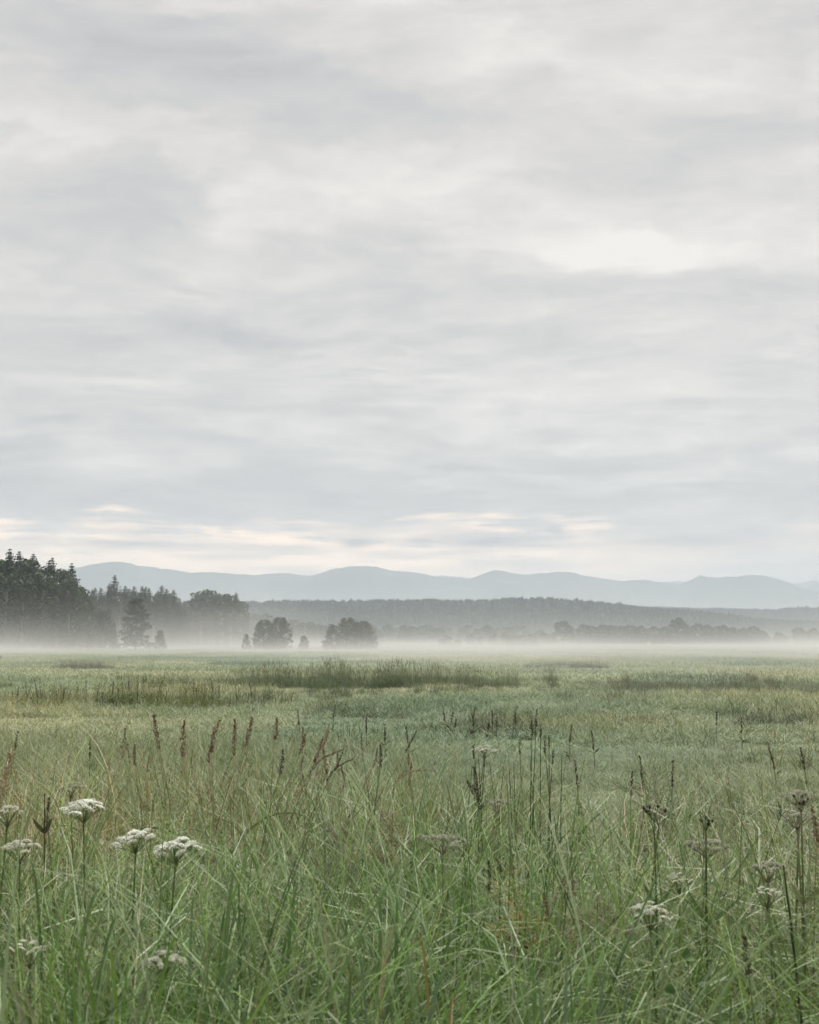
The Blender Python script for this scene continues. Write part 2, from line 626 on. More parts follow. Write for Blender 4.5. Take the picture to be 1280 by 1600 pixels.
# ------------------------------------------------------------------ geometry-node scatter
def scatter(name, pts, rot, scl, idx, tint, protos, real=False):
    pc = bpy.data.collections.new(name + '_kinds')
    for i, me in enumerate(protos):
        o = bpy.data.objects.new(name, me)
        o['kind'] = 'stuff'
        pc.objects.link(o)
    me = bpy.data.meshes.new(name)
    me.from_pydata(np.asarray(pts, float).tolist(), [], [])
    n = len(pts)
    a = me.attributes.new('rot', 'FLOAT_VECTOR', 'POINT')
    a.data.foreach_set('vector', np.asarray(rot, np.float32).ravel())
    a = me.attributes.new('scl', 'FLOAT_VECTOR', 'POINT')
    a.data.foreach_set('vector', np.asarray(scl, np.float32).ravel())
    a = me.attributes.new('idx', 'INT', 'POINT')
    a.data.foreach_set('value', np.asarray(idx, np.int32))
    a = me.attributes.new('tint', 'FLOAT_COLOR', 'POINT')
    t4 = np.ones((n, 4), np.float32)
    t4[:, :3] = tint
    a.data.foreach_set('color', t4.ravel())
    ng = bpy.data.node_groups.new(name, 'GeometryNodeTree')
    ng.interface.new_socket('Geometry', in_out='INPUT', socket_type='NodeSocketGeometry')
    ng.interface.new_socket('Geometry', in_out='OUTPUT', socket_type='NodeSocketGeometry')
    N = ng.nodes
    gi, go_ = N.new('NodeGroupInput'), N.new('NodeGroupOutput')
    ip = N.new('GeometryNodeInstanceOnPoints')
    ci = N.new('GeometryNodeCollectionInfo')
    ci.inputs['Collection'].default_value = pc
    ci.inputs['Separate Children'].default_value = True
    ci.inputs['Reset Children'].default_value = True

    def named(nm, ty):
        x = N.new('GeometryNodeInputNamedAttribute')
        x.data_type = ty
        x.inputs['Name'].default_value = nm
        return x.outputs[0]
    L = ng.links
    L.new(gi.outputs[0], ip.inputs['Points'])
    L.new(ci.outputs[0], ip.inputs['Instance'])
    ip.inputs['Pick Instance'].default_value = True
    L.new(named('idx', 'INT'), ip.inputs['Instance Index'])
    L.new(named('rot', 'FLOAT_VECTOR'), ip.inputs['Rotation'])
    L.new(named('scl', 'FLOAT_VECTOR'), ip.inputs['Scale'])
    if real:      # tufts that overlap deeply render faster as one mesh
        rz = N.new('GeometryNodeRealizeInstances')
        L.new(ip.outputs[0], rz.inputs[0])
        L.new(rz.outputs[0], go_.inputs[0])
    else:
        L.new(ip.outputs[0], go_.inputs[0])
    o = link_mesh(name, me)
    md = o.modifiers.new('scatter', 'NODES')
    md.node_group = ng
    o['kind'] = 'stuff'
    return o


# ------------------------------------------------------------------ grass tuft prototypes
LUSH = [(0.105, 0.220, 0.040), (0.140, 0.260, 0.058), (0.070, 0.155, 0.040), (0.125, 0.210, 0.095), (0.20, 0.30, 0.085), (0.24, 0.31, 0.18)]
MIXED = [(0.160, 0.220, 0.072), (0.120, 0.175, 0.060), (0.35, 0.30, 0.17), (0.30, 0.30, 0.165), (0.21, 0.26, 0.115), (0.28, 0.215, 0.125), (0.175, 0.235, 0.085), (0.31, 0.35, 0.21)]
MEADOW = [(0.210, 0.262, 0.130), (0.255, 0.300, 0.165), (0.172, 0.222, 0.110), (0.35, 0.35, 0.24), (0.240, 0.285, 0.19), (0.33, 0.36, 0.25)]
SEDGE = [(0.070, 0.100, 0.042), (0.085, 0.115, 0.050), (0.055, 0.080, 0.040), (0.14, 0.13, 0.075), (0.10, 0.13, 0.065)]


def blades(g, rng, n, Rr, h, w, lean, droop, curl, seg, pal, wts=None, fold=False, tip=None, tipamt=0.0, square=False, hvar=0.0, foot=0.0, pw=(1.2, 2.6), cvar=0.2, radial=None):
    """n grass blades rooted in a disk (or square) of radius Rr, bent, curled, twisted and tapering"""
    wts = None if wts is None else np.array(wts, float) / np.sum(wts)
    U = rng.uniform
    if square:
        p = np.stack([U(-Rr, Rr, n), U(-Rr, Rr, n), np.full(n, -0.03)], 1)
    else:
        a0, r = U(0, 2 * math.pi, n), Rr * np.sqrt(U(0, 1, n))
        p = np.stack([r * np.cos(a0), r * np.sin(a0), np.full(n, -0.03)], 1)
    H = U(h[0], h[1], n)
    if hvar:
        H = H * (1 - hvar + 2 * hvar * smooth(fbm(p[:, 0] * 3.2 + 50, p[:, 1] * 3.2 + 50, int(rng.integers(1000)), 2), 0.3, 0.7))
    azi = U(0, 2 * math.pi, n)
    if radial is not None:      # a tuft opens outwards like a fountain
        azi = a0 + rng.normal(0, radial, n)
    th0 = np.abs(rng.normal(0, lean, n))
    dr = droop * U(0.2, 1.6, n)
    cu = rng.normal(0, curl, n)
    ww = w * U(0.6, 1.35, n)
    c = np.array(pal)[rng.choice(len(pal), n, p=wts)] * U(1 - cvar, 1 + cvar, n)[:, None]
    tw = U(-0.9, 0.9, n)
    tpow = U(pw[0], pw[1], n)
    ts = np.linspace(0, 1, seg + 1)
    if foot:      # one long segment for the hidden foot, the rest for the arching top
        ts = np.concatenate([[0], np.linspace(foot, 1, seg)])
    k = 3 if fold else 2
    nv = seg * k + 1
    V = np.zeros((n, nv, 3))
    C = np.zeros((n, nv, 3))
    for q in range(seg + 1):
        t = ts[q]
        th = th0 + dr * t ** tpow
        aa = azi + cu * t
        d = np.stack([np.sin(th) * np.cos(aa), np.sin(th) * np.sin(aa), np.cos(th)], 1)
        if q:
            p = p + d * (H * (ts[q] - ts[q - 1]))[:, None]
        sa = aa + math.pi / 2 + tw * (1 - t * 0.5)
        side = np.stack([np.cos(sa), np.sin(sa), 0.15 * np.sin(5 * t + tw)], 1)
        wid = (ww * (1 - t ** 2.2) * (0.75 + 0.5 * math.sin(math.pi * min(1, t * 1.3))) * 0.5)[:, None]
        cc = c if tip is None else c * (1 - tipamt * t ** 3) + np.array(tip) * tipamt * t ** 3
        if q == seg:
            V[:, -1], C[:, -1] = p, cc
        else:
            V[:, q * k], V[:, q * k + k - 1] = p - side * wid, p + side * wid
            C[:, q * k:q * k + k] = cc[:, None]
            if fold:
                V[:, q * k + 1] = p + np.cross(d, side) * wid * 0.45
    F = []
    for q in range(seg - 1):
        b0, b1 = q * k, (q + 1) * k
        F += [(b0 + j, b0 + j + 1, b1 + j + 1, b1 + j) for j in range(k - 1)]
    b0 = (seg - 1) * k
    F += [(b0 + j, b0 + j + 1, seg * k) for j in range(k - 1)]
    base = g.nv
    g.v.append(V.reshape(-1, 3))
    g.c.append(C.reshape(-1, 3))
    for m in range(n):
        o = base + m * nv
        g.f.extend([tuple(x + o for x in f) for f in F])
    g.nv += n * nv


def stems(g, rng, n, Rr, h, rad, lean, head_len, nsp, sp_len, scol, hcols, droop=0.3, spread=0.35):
    """thin flowering stems with a loose panicle of spikelets"""
    for _ in range(n):
        a0 = rng.uniform(0, 2 * math.pi)
        r = Rr * math.sqrt(rng.uniform())
        p = np.array([r * math.cos(a0), r * math.sin(a0), -0.03])
        H = rng.uniform(*h)
        azi = rng.uniform(0, 2 * math.pi)
        th0, dr = abs(rng.normal(0, lean)), droop * rng.uniform(0, 1.8)
        path, dirs = [p], []
        for s in range(6):
            th = th0 + dr * ((s + 1) / 6) ** 2.2
            d = np.array([math.sin(th) * math.cos(azi), math.sin(th) * math.sin(azi), math.cos(th)])
            p = p + d * H / 6
            path.append(p)
            dirs.append(d)
        c = np.array(scol[rng.integers(len(scol))]) * rng.uniform(0.8, 1.2)
        g.tube(path, [rad * (1 - 0.5 * i / 6) for i in range(7)], 3, c, cap=False)
        hc = np.array(hcols[rng.integers(len(hcols))]) * rng.uniform(0.7, 1.25)
        top, d = path[-1], dirs[-1]
        for k in range(nsp):
            t = rng.uniform(0, 1)
            q_ = top - d * head_len * t
            ang = rng.uniform(0, 2 * math.pi)
            o = np.array([math.cos(ang), math.sin(ang), 0.0])
            dd = d + o * spread * rng.uniform(0.3, 1.3) + np.array([0, 0, -0.1])
            off = o * head_len * 0.12 * t * rng.uniform(0, 1)
            g.leafquad(q_ + off, dd, np.cross(dd, o + np.array([0.1, 0.2, 0.3])), sp_len * rng.uniform(0.7, 1.4), sp_len * 0.3, hc * rng.uniform(0.75, 1.25))


def proto_lush(seed):
    rng = np.random.default_rng(seed)
    g = Geo()
    n = int(rng.integers(64, 82))
    blades(g, rng, n, 0.095, (0.84, 1.12), 0.0084, 0.19, 2.5, 0.8, 6, LUSH, fold=True, tip=(0.22, 0.25, 0.11), tipamt=0.3, foot=0.52, pw=(2.4, 4.0), cvar=0.45, radial=0.9)
    blades(g, rng, 44, 0.12, (0.72, 1.0), 0.0075, 0.24, 2.4, 0.8, 6, LUSH[:5], foot=0.5, pw=(2.2, 3.6), cvar=0.45, radial=0.9)
    blades(g, rng, 30, 0.12, (0.80, 1.10), 0.0038, 0.22, 2.3, 1.3, 7, LUSH + [(0.32, 0.29, 0.16), (0.28, 0.28, 0.18)], foot=0.45, pw=(2, 3.5), cvar=0.35)
    blades(g, rng, 2, 0.08, (1.0, 1.15), 0.0028, 0.2, 0.9, 0.5, 7, [(0.34, 0.30, 0.19), (0.3, 0.3, 0.17), (0.2, 0.17, 0.09)])
    return g.norm().mesh('lush_tuft', GRASS)


def proto_fine(seed, h=(0.78, 1.12), pal=MIXED):
    rng = np.random.default_rng(seed)
    g = Geo()
    blades(g, rng, 52, 0.10, h, 0.0038, 0.18, 2.5, 2.2, 8, pal, foot=0.42, pw=(1.9, 3.4), cvar=0.4, radial=1.0)
    blades(g, rng, 32, 0.11, (h[0] * 0.85, h[1] * 0.92), 0.0055, 0.22, 2.2, 1.2, 6, pal, foot=0.42, pw=(1.8, 3.2), cvar=0.4, radial=1.0)
    return g.norm().mesh('fine_tuft', GRASS)


def proto_stems(seed, h=(0.9, 1.22), hc=((0.2, 0.14, 0.10), (0.26, 0.22, 0.14), (0.17, 0.11, 0.09))):
    rng = np.random.default_rng(seed)
    g = Geo()
    stems(g, rng, 5, 0.1, h, 0.0014, 0.14, 0.14, 26, 0.014, [(0.20, 0.20, 0.09), (0.26, 0.22, 0.12), (0.13, 0.16, 0.06)], hc)
    blades(g, rng, 10, 0.09, (h[0] * 0.5, h[0] * 0.95), 0.0045, 0.25, 1.8, 0.7, 6, MIXED)
    return g.norm().mesh('stem_tuft', GRASS)


def proto_tile(seed, side, per_m2, h, w, seg, nst=0.0, name='meadow_tile'):
    """a square of turf; the meadow is laid out from these, turned and overlapping a little"""
    rng = np.random.default_rng(seed)
    g = Geo()
    n = int(side * side * per_m2)
    Rr = side * 0.56
    blades(g, rng, n, Rr, h, w, 0.5, 1.9, 1.2, seg, MEADOW, square=True, hvar=0.55, cvar=0.4)
    if nst:
        for k in range(int(side * side * nst)):
            g2 = Geo()
            stems(g2, rng, 1, 0.01, (h[1] * 0.85, h[1] * 1.25), 0.0012, 0.2, 0.07, 10, 0.012, [(0.22, 0.22, 0.11)], ((0.26, 0.22, 0.14), (0.15, 0.11, 0.08), (0.30, 0.28, 0.18)))
            off = np.array([rng.uniform(-Rr, Rr), rng.uniform(-Rr, Rr), 0])
            for v_, c_ in zip(g2.v, g2.c):
                g.v.append(v_ + off)
                g.c.append(c_)
            g.f.extend([tuple(x + g.nv for x in f) for f in g2.f])
            g.nv += g2.nv
    return g.norm(False).mesh(name, TURF)


def proto_sedge(seed, h=(0.4, 0.95)):
    rng = np.random.default_rng(seed)
    g = Geo()
    blades(g, rng, 46, 0.22, h, 0.010, 0.22, 1.1, 0.6, 5, SEDGE)
    stems(g, rng, 3, 0.16, (h[1] * 0.95, h[1] * 1.25), 0.003, 0.12, 0.16, 12, 0.035, [(0.14, 0.14, 0.07)], ((0.13, 0.09, 0.06), (0.2, 0.17, 0.09), (0.09, 0.08, 0.05)), droop=0.1)
    return g.norm(False).mesh('sedge_tuft', TURF)


def proto_weed(seed, nst=7, L=0.036):
    """a bushy weed: branching stems carrying many small leaves"""
    rng = np.random.default_rng(seed)
    g = Geo()
    for k in range(nst):
        a, r = rng.uniform(0, 6.283), 0.07 * math.sqrt(rng.uniform())
        p0 = np.array([r * math.cos(a), r * math.sin(a), -0.03])
        lean = rng.uniform(0.05, 0.30)
        H = rng.uniform(0.75, 1.05)
        tip = p0 + np.array([lean * math.cos(a), lean * math.sin(a), H])
        pts = bez(p0, p0 + np.array([0, 0, H * .55]), tip, 6)
        g.tube(pts, [.003, .0027, .0024, .002, .0015, .001], 3, np.array((0.12, 0.14, 0.06)) * rng.uniform(.7, 1.2), False)
        c = np.array([(0.075, 0.125, 0.045), (0.095, 0.145, 0.055), (0.12, 0.16, 0.085), (0.085, 0.12, 0.07)][rng.integers(4)])
        for q in range(34):
            t = rng.uniform(0.3, 1.0)
            i0 = min(4, int(t * 5))
            p = pts[i0] + (pts[i0 + 1] - pts[i0]) * (t * 5 - i0)
            an = rng.uniform(0, 6.283)
            o = Vector((math.cos(an), math.sin(an), rng.uniform(-0.25, 0.9)))
            p = p + o * rng.uniform(0, 0.05)
            g.leafquad(p, o, Vector((-math.sin(an), math.cos(an), rng.uniform(-.4, .4))), L * rng.uniform(0.5, 1.5) * (1.25 - 0.6 * t), L * 0.36, c * rng.uniform(0.65, 1.45))
    return g.norm().mesh('weed_plant', WEED)


def bez(p0, p1, p2, n):
    p0, p1, p2 = Vector(p0), Vector(p1), Vector(p2)
    return [p0 * (1 - t) ** 2 + p1 * 2 * t * (1 - t) + p2 * t * t for t in [i / (n - 1) for i in range(n)]]


P_WEED = [proto_weed(800 + i) for i in range(6)]
P_LUSH = [proto_lush(100 + i) for i in range(7)]
P_FINE = [proto_fine(200 + i) for i in range(7)]
P_STEM = [proto_stems(300 + i) for i in range(4)]
P_MEAD = [proto_tile(400 + i, 0.7, 1700, (0.26, 0.56), 0.0048, 6, 50) for i in range(6)]
P_PATCH = [proto_tile(500 + i, 2.0, 700, (0.22, 0.5), 0.011, 4, 6) for i in range(5)]
P_FAR = [proto_tile(600 + i, 5.0, 170, (0.22, 0.48), 0.030, 4) for i in range(5)]
P_SEDGE = [proto_sedge(700 + i) for i in range(6)]


def wedge(rng, d0, d1, dens, margin=1.6, slope=0.30):
    area = slope * (d1 * d1 - d0 * d0) + 2 * margin * (d1 - d0)
    n = int(area * dens)
    Y = np.empty(0)
    while len(Y) < n:
        y = rng.uniform(d0, d1, n)
        keep = rng.uniform(0, 1, n) < (slope * y + margin) / (slope * d1 + margin)
        Y = np.concatenate([Y, y[keep]])
    Y = Y[:n]
    X = rng.uniform(-1, 1, n) * (slope * Y + margin)
    return X, Y


def place(name, rng, X, Y, s, nk, protos, tint, tilt=0.12, sz=None, label=None, real=True):
    n = len(X)
    pts = np.stack([X, Y, ground_z(X, Y)], 1)
    rot = np.stack([rng.normal(0, tilt, n), rng.normal(0, tilt, n), rng.uniform(0, 6.283, n)], 1)
    s = np.asarray(s, float) * np.ones(n)
    sz = s if sz is None else s * sz
    o = scatter(name, pts, rot, np.stack([s, s, sz], 1), rng.integers(0, nk, n), tint, protos, real)
    if label:
        tag(o, label)
    return o


def mixcol(a, b, t):
    t = np.asarray(t)[:, None]
    return np.array(a) * (1 - t) + np.array(b) * t


rng = np.random.default_rng(1)

# lush broad-bladed grass nearest the camera
X, Y = wedge(rng, 1.8, 4.6, 50, 1.0)
dry = smooth(fbm(X * 0.9 + 0.3 * Y, Y * 0.9, 41, 3), 0.52, 0.68)
right = smooth(X / Y, 0.02, 0.22)
keep = rng.uniform(0, 1, len(X)) > 0.25 * right
X, Y, dry, right = X[keep], Y[keep], dry[keep], right[keep]
tint = mixcol((1.0, 1.0, 1.0), (1.5, 1.15, 1.3), 0.5 * dry + 0.25 * right) * (0.55 + 0.48 * rng.uniform(0, 1, (len(X), 1)))
tint = tint * mixcol((1, 1, 1), (1.0, 1.02, 0.90), smooth(-X / Y, -0.10, 0.10))
hs = (1.07 + 0.24 * smooth(fbm(X * 2.6, Y * 2.2, 43, 2), 0.25, 0.75) + rng.normal(0, 0.07, len(X)) - 0.10 * (1 - smooth(Y, 1.9, 2.6)) - 0.14 * smooth(Y, 3.2, 4.4)) * (1 - 0.04 * right)
hs = np.minimum(hs, 1.30)
place('lush_grass', rng, X, Y, hs, 7, P_LUSH, tint, 0.07, label='lush broad bladed green grass nearest the camera')

# fine tan-green grass
X, Y = wedge(rng, 2.2, 8.8, 40, 1.5)
nz = fbm(X * 0.6, Y * 0.6, 47, 3)
edge = 8.6 - 2.4 * smooth(X / Y, -0.05, 0.16) + (fbm(X * 1.1, Y * 1.1, 49, 2) - 0.5) * 2.0
near = smooth(Y, 2.3, 4.3)
clump = smooth(fbm(X * 2.1 + 3, Y * 1.5, 91, 2), 0.33, 0.46)
keep = (Y < edge) & (rng.uniform(0, 1, len(X)) < 0.25 + 0.75 * clump) & (rng.uniform(0, 1, len(X)) < smooth(Y, 3.0, 4.4) * 0.95 + 0.03 + 0.6 * smooth(X / Y, 0.0, 0.18))
X, Y, nz = X[keep], Y[keep], nz[keep]
right = smooth(X / Y, 0.0, 0.2)
tint = mixcol((0.85, 0.98, 0.82), (1.25, 1.0, 0.92), smooth(nz, 0.4, 0.62)) * (0.7 + 0.45 * rng.uniform(0, 1, (len(X), 1)))
tint = tint * (1 - 0.0 * right[:, None]) * mixcol((1, 1, 1), (0.98, 1.06, 1.04), right)
hs = 0.80 + 0.38 * smooth(fbm(X * 1.3 + 9, Y * 1.3, 53, 2), 0.2, 0.8) + rng.normal(0, 0.07, len(X)) - 0.17 * right - 0.02 * np.maximum(Y - 5, 0)
place('fine_grass', rng, X, Y, hs, 7, P_FINE, tint, 0.09, label='fine tangled grass of tan and green blades behind the lush grass')

# bushy weeds: mounds in the centre, on the left behind the tall grass, and grey green ones on the right
X, Y = wedge(rng, 2.5, 11.5, 26, 1.5)
s_ = X / Y
dens = (np.exp(-((s_ - 0.09) / 0.09) ** 2) * smooth(Y, 4.2, 5.0) * (1 - smooth(Y, 6.6, 7.6)) * 0.9 + np.exp(-((s_ + 0.22) / 0.12) ** 2) * smooth(Y, 5.2, 6.2) * (1 - smooth(Y, 8.4, 9.6)) * 0.8
        + smooth(s_, 0.13, 0.24) * smooth(Y, 2.7, 3.4) * (1 - smooth(Y, 8.0, 10.5)) * 0.7) * smooth(fbm(X * 1.2, Y * 0.9, 83, 2), 0.32, 0.55)
keep = rng.uniform(0, 1, len(X)) < dens
X, Y, s_ = X[keep], Y[keep], s_[keep]
tt = mixcol((1.0, 1.0, 0.95), (1.25, 1.2, 1.35), smooth(s_, 0.12, 0.2)) * rng.uniform(0.7, 1.25, (len(X), 1))
place('weed_foliage', rng, X, Y, (0.72 + 0.36 * fbm(X * 0.9, Y * 0.7, 85, 2) - 0.05 * np.maximum(Y - 6, 0)) * rng.uniform(0.85, 1.1, len(X)), 6, P_WEED, tt, 0.12, label='bushy small leaved weeds in mounds among the tall grass')

X, Y = wedge(rng, 2.6, 9.2, 26, 1.3)
keep = (Y < 8.8 - 2.2 * smooth(X / Y, -0.05, 0.16) + (fbm(X * 1.1, Y * 1.1, 49, 2) - 0.5) * 2.0) & (rng.uniform(0, 1, len(X)) < 0.35 + 0.65 * smooth(Y, 3.6, 5.0) * smooth(fbm(X * .8, Y * .8, 59, 2), .35, .6))
X, Y = X[keep], Y[keep]
hs = 0.76 + 0.32 * rng.uniform(0, 1, len(X)) - 0.12 * smooth(X / Y, 0.0, 0.2)
place('flowering_grass', rng, X, Y, hs, 4, P_STEM, np.array((1.15, 1.0, 0.92)) * (0.75 + 0.5 * rng.uniform(0, 1, (len(X), 1))), 0.14,
      label='thin dry flowering grass stems with loose panicles')


def meadow_tint(X, Y, rng):
    a = fbm(X * 0.16, Y * 0.07, 61, 3)
    b = fbm(X * 0.08 + 4, Y * 0.035, 67, 3)
    t = mixcol((0.86, 0.96, 0.88), (1.16, 1.10, 0.98), smooth(a, 0.35, 0.65))
    t = t * mixcol((0.66, 0.76, 0.72), (1.10, 1.06, 1.02), smooth(b, 0.36, 0.54))
    e = np.exp(-((X / Y - 0.125) / 0.07) ** 2 - ((Y - 28.5) / 2.2) ** 2)      # withered pinkish straw
    t = t * (1 - e[:, None] * 0.9 * (1 - np.array((1.35, 1.02, 0.9))))
    e = np.exp(-((X / Y - 0.16) / 0.16) ** 2 - ((Y - 20.5) / 2.0) ** 2)       # silvery dew
    t = t * (1 - e[:, None] * 0.8 * (1 - np.array((0.95, 1.02, 1.12))))
    return t * (0.96 + 0.08 * rng.uniform(0, 1, (len(X), 1)))


def meadow_h(X, Y):
    return 0.15 + 0.24 * smooth(fbm(X * 0.30 + 7, Y * 0.14, 71, 3), 0.38, 0.70) + 0.40 * (1 - smooth(Y, 6, 9.5))


def tiles(rng, d0, d1, side, margin, slope=0.31):
    xs, ys = [], []
    for y in np.arange(d0, d1, side):
        half = slope * (y + side) + margin
        x = np.arange(-half, half, side) + rng.uniform(0, side)
        xs.append(x)
        ys.append(np.full(len(x), y))
    X, Y = np.concatenate(xs), np.concatenate(ys)
    return X + rng.normal(0, side * 0.07, len(X)), Y + rng.normal(0, side * 0.07, len(X))


def lay(name, rng, d0, d1, side, margin, protos, hmul, label):
    X, Y = tiles(rng, d0, d1, side, margin)
    n = len(X)
    pts = np.stack([X, Y, ground_z(X, Y)], 1)
    rot = np.stack([np.zeros(n), np.zeros(n), rng.integers(0, 4, n) * math.pi / 2 + rng.normal(0, 0.12, n)], 1)
    o = scatter(name, pts, rot, np.stack([np.ones(n), np.ones(n), hmul * meadow_h(X, Y)], 1), rng.integers(0, len(protos), n), meadow_tint(X, Y, rng), protos)
    tag(o, label)


lay('meadow_grass', rng, 5.3, 22, 0.7, 1.8, P_MEAD, 1.0, 'short dewy meadow grass in the middle of the field')
lay('middle_meadow_grass', rng, 22, 60, 2.0, 3, P_PATCH, 0.9, 'pale meadow grass out in the open field')
lay('far_meadow_grass', rng, 60, 290, 5.0, 6, P_FAR, 0.75, 'pale far meadow running into the mist')


# ------------------------------------------------------------------ strips of tall sedge in the field
def sedge_strip(px0, px1, base, top, label, dens=9, depth=0.16, tint=(1, 1, 1), seed=0, yel=0.0):
    rng = np.random.default_rng(900 + seed)
    D = EYE * FPX / (base - HORIZON)
    x0, x1 = xat(px0, D, base), xat(px1, D, base)
    H = EYE - D * (top - HORIZON) / FPX
    dep = D * depth
    n = int((x1 - x0) * dep * dens)
    u, v = rng.uniform(-1, 1, n), rng.uniform(0, 1, n)
    edge = np.sqrt(np.clip(1 - np.abs(u) ** 2.5, 0, 1)) * (0.75 + 0.5 * fbm(u * 6, v * 2, seed + 3, 3))
    keep = v < edge
    u, v = u[keep], v[keep]
    X = (x0 + x1) / 2 + u * (x1 - x0) / 2
    Y = D + v * dep + (fbm(X * 0.5, X * 0, seed, 2) - 0.5) * dep * 0.5
    X = X * (Y / D)
    tint = tuple(0.9 * c for c in tint)
    taper = np.sqrt(np.clip(1 - np.abs(u) ** 3, 0, 1))
    hh = 1.25 * H * (0.35 + 0.95 * fbm(X * 0.7, Y * 0.4, seed + 8, 3)) * (0.35 + 0.65 * taper) * rng.uniform(0.75, 1.2, len(X))
    thin = rng.uniform(0, 1, len(X)) < 0.25 + 0.9 * taper
    X, Y, hh, u = X[thin], Y[thin], hh[thin], u[thin]
    n = len(X)
    t = mixcol(tint, np.array(tint) * (1.5, 1.25, 0.75), smooth(fbm(X * 0.4, Y * 0.4, seed + 5, 3), 0.52, 0.68) * yel)
    t = t * (0.8 + 0.4 * rng.uniform(0, 1, (n, 1)))
    o = place('sedge_grass', rng, X, Y, 0.9 * np.ones(n), 6, P_SEDGE, t, 0.06, hh / 0.9, label=label, real=False)
    return o


sedge_strip(315, 815, 1076, 1042, 'long dark strip of tall sedge across the middle of the field', 9, 0.13, (1.2, 1.38, 1.15), 1, 0.35)
sedge_strip(-30, 405, 1108, 1072, 'green and yellowish strip of tall weeds reaching in from the left edge', 9, 0.14, (1.1, 1.2, 0.9), 2, 1.0)
sedge_strip(905, 1310, 1084, 1060, 'faint grey green strip of sedge on the right of the field', 6, 0.14, (1.25, 1.25, 1.3), 3)
sedge_strip(812, 960, 1046, 1037, 'thin dark line of sedge far out near the mist', 5, 0.12, (1.0, 1.0, 1.0), 4)
sedge_strip(75, 185, 1046, 1036, 'small far sedge patch near the mist on the left', 5, 0.12, (1.0, 1.0, 1.0), 5)
sedge_strip(690, 850, 1148, 1118, 'rough green tussocks with upright dark stalks right of centre', 9, 0.14, (1.0, 1.05, 0.95), 6)
sedge_strip(470, 660, 1122, 1102, 'low dark tussocks just in front of the long sedge strip', 7, 0.12, (1.05, 1.15, 1.0), 7)
sedge_strip(1130, 1330, 1134, 1110, 'dark low tussocks in the field at the right edge', 7, 0.12, (1.05, 1.1, 1.05), 8)


# tussocks and weed mounds standing out of the short turf
X, Y = wedge(rng, 7.5, 60, 1.6, 2)
nz = fbm(X * 0.35 + 20, Y * 0.16, 97, 3)
keep = rng.uniform(0, 1, len(X)) < smooth(nz, 0.46, 0.62)
X, Y, nz = X[keep], Y[keep], nz[keep]
tt = mixcol((1.0, 1.15, 0.95), (1.6, 1.45, 1.2), smooth(fbm(X * 0.5, Y * 0.3, 99, 2), 0.45, 0.7)) * rng.uniform(0.75, 1.2, (len(X), 1))
place('tussock_grass', rng, X, Y, 0.8 * np.ones(len(X)), 6, P_SEDGE, tt, 0.12, (0.22 + 0.38 * smooth(nz, 0.54, 0.75)) * rng.uniform(0.7, 1.3, len(X)) / 0.8,
      label='darker tussocks and weed mounds standing out of the short meadow', real=False)
X, Y = wedge(rng, 7, 26, 0.6, 1.8)
place('meadow_flowering_grass', rng, X, Y, 0.35 + 0.25 * rng.uniform(0, 1, len(X)), 4, P_STEM, np.ones((len(X), 3)) * rng.uniform(0.6, 1.1, (len(X), 1)), 0.2, label='thin seed stalks sprinkled over the short meadow')
X, Y = wedge(rng, 6.5, 13, 3.0, 1.8)
nz = fbm(X * 0.55 + 2, Y * 0.35, 197, 3)
keep = rng.uniform(0, 1, len(X)) < smooth(nz, 0.47, 0.6)
X, Y = X[keep], Y[keep]
place('fine_tussock_grass', rng, X, Y, 0.55 + 0.3 * rng.uniform(0, 1, len(X)), 7, P_FINE, np.ones((len(X), 3)) * rng.uniform(0.75, 1.15, (len(X), 1)), 0.2, label='loose tufts of finer grass where the tall growth gives way to the meadow')


# ------------------------------------------------------------------ trees
def foliage_cluster(g, rng, c, rx, rz, n, size, col):
    c = np.array(c)
    for _ in range(n):
        d = rng.normal(0, 1, 3)
        d /= np.linalg.norm(d)
        r = rng.uniform(0.45, 1.0) ** 0.6
        p = c + d * np.array([rx, rx, rz]) * r
        n1 = rng.normal(0, 1, 3) + d * 1.0
        n1 /= np.linalg.norm(n1)
        s1 = np.cross(n1, rng.normal(0, 1, 3))
        s1 /= np.linalg.norm(s1)
        s2 = np.cross(n1, s1)
        a = size * rng.uniform(0.6, 1.4)
        V = [p - s1 * a * 0.5, p + s2 * a * 0.35, p + s1 * a * 0.6, p - s2 * a * 0.4]
        g.add(V, [(0, 1, 2, 3)], np.array(col) * rng.uniform(0.75, 1.3))


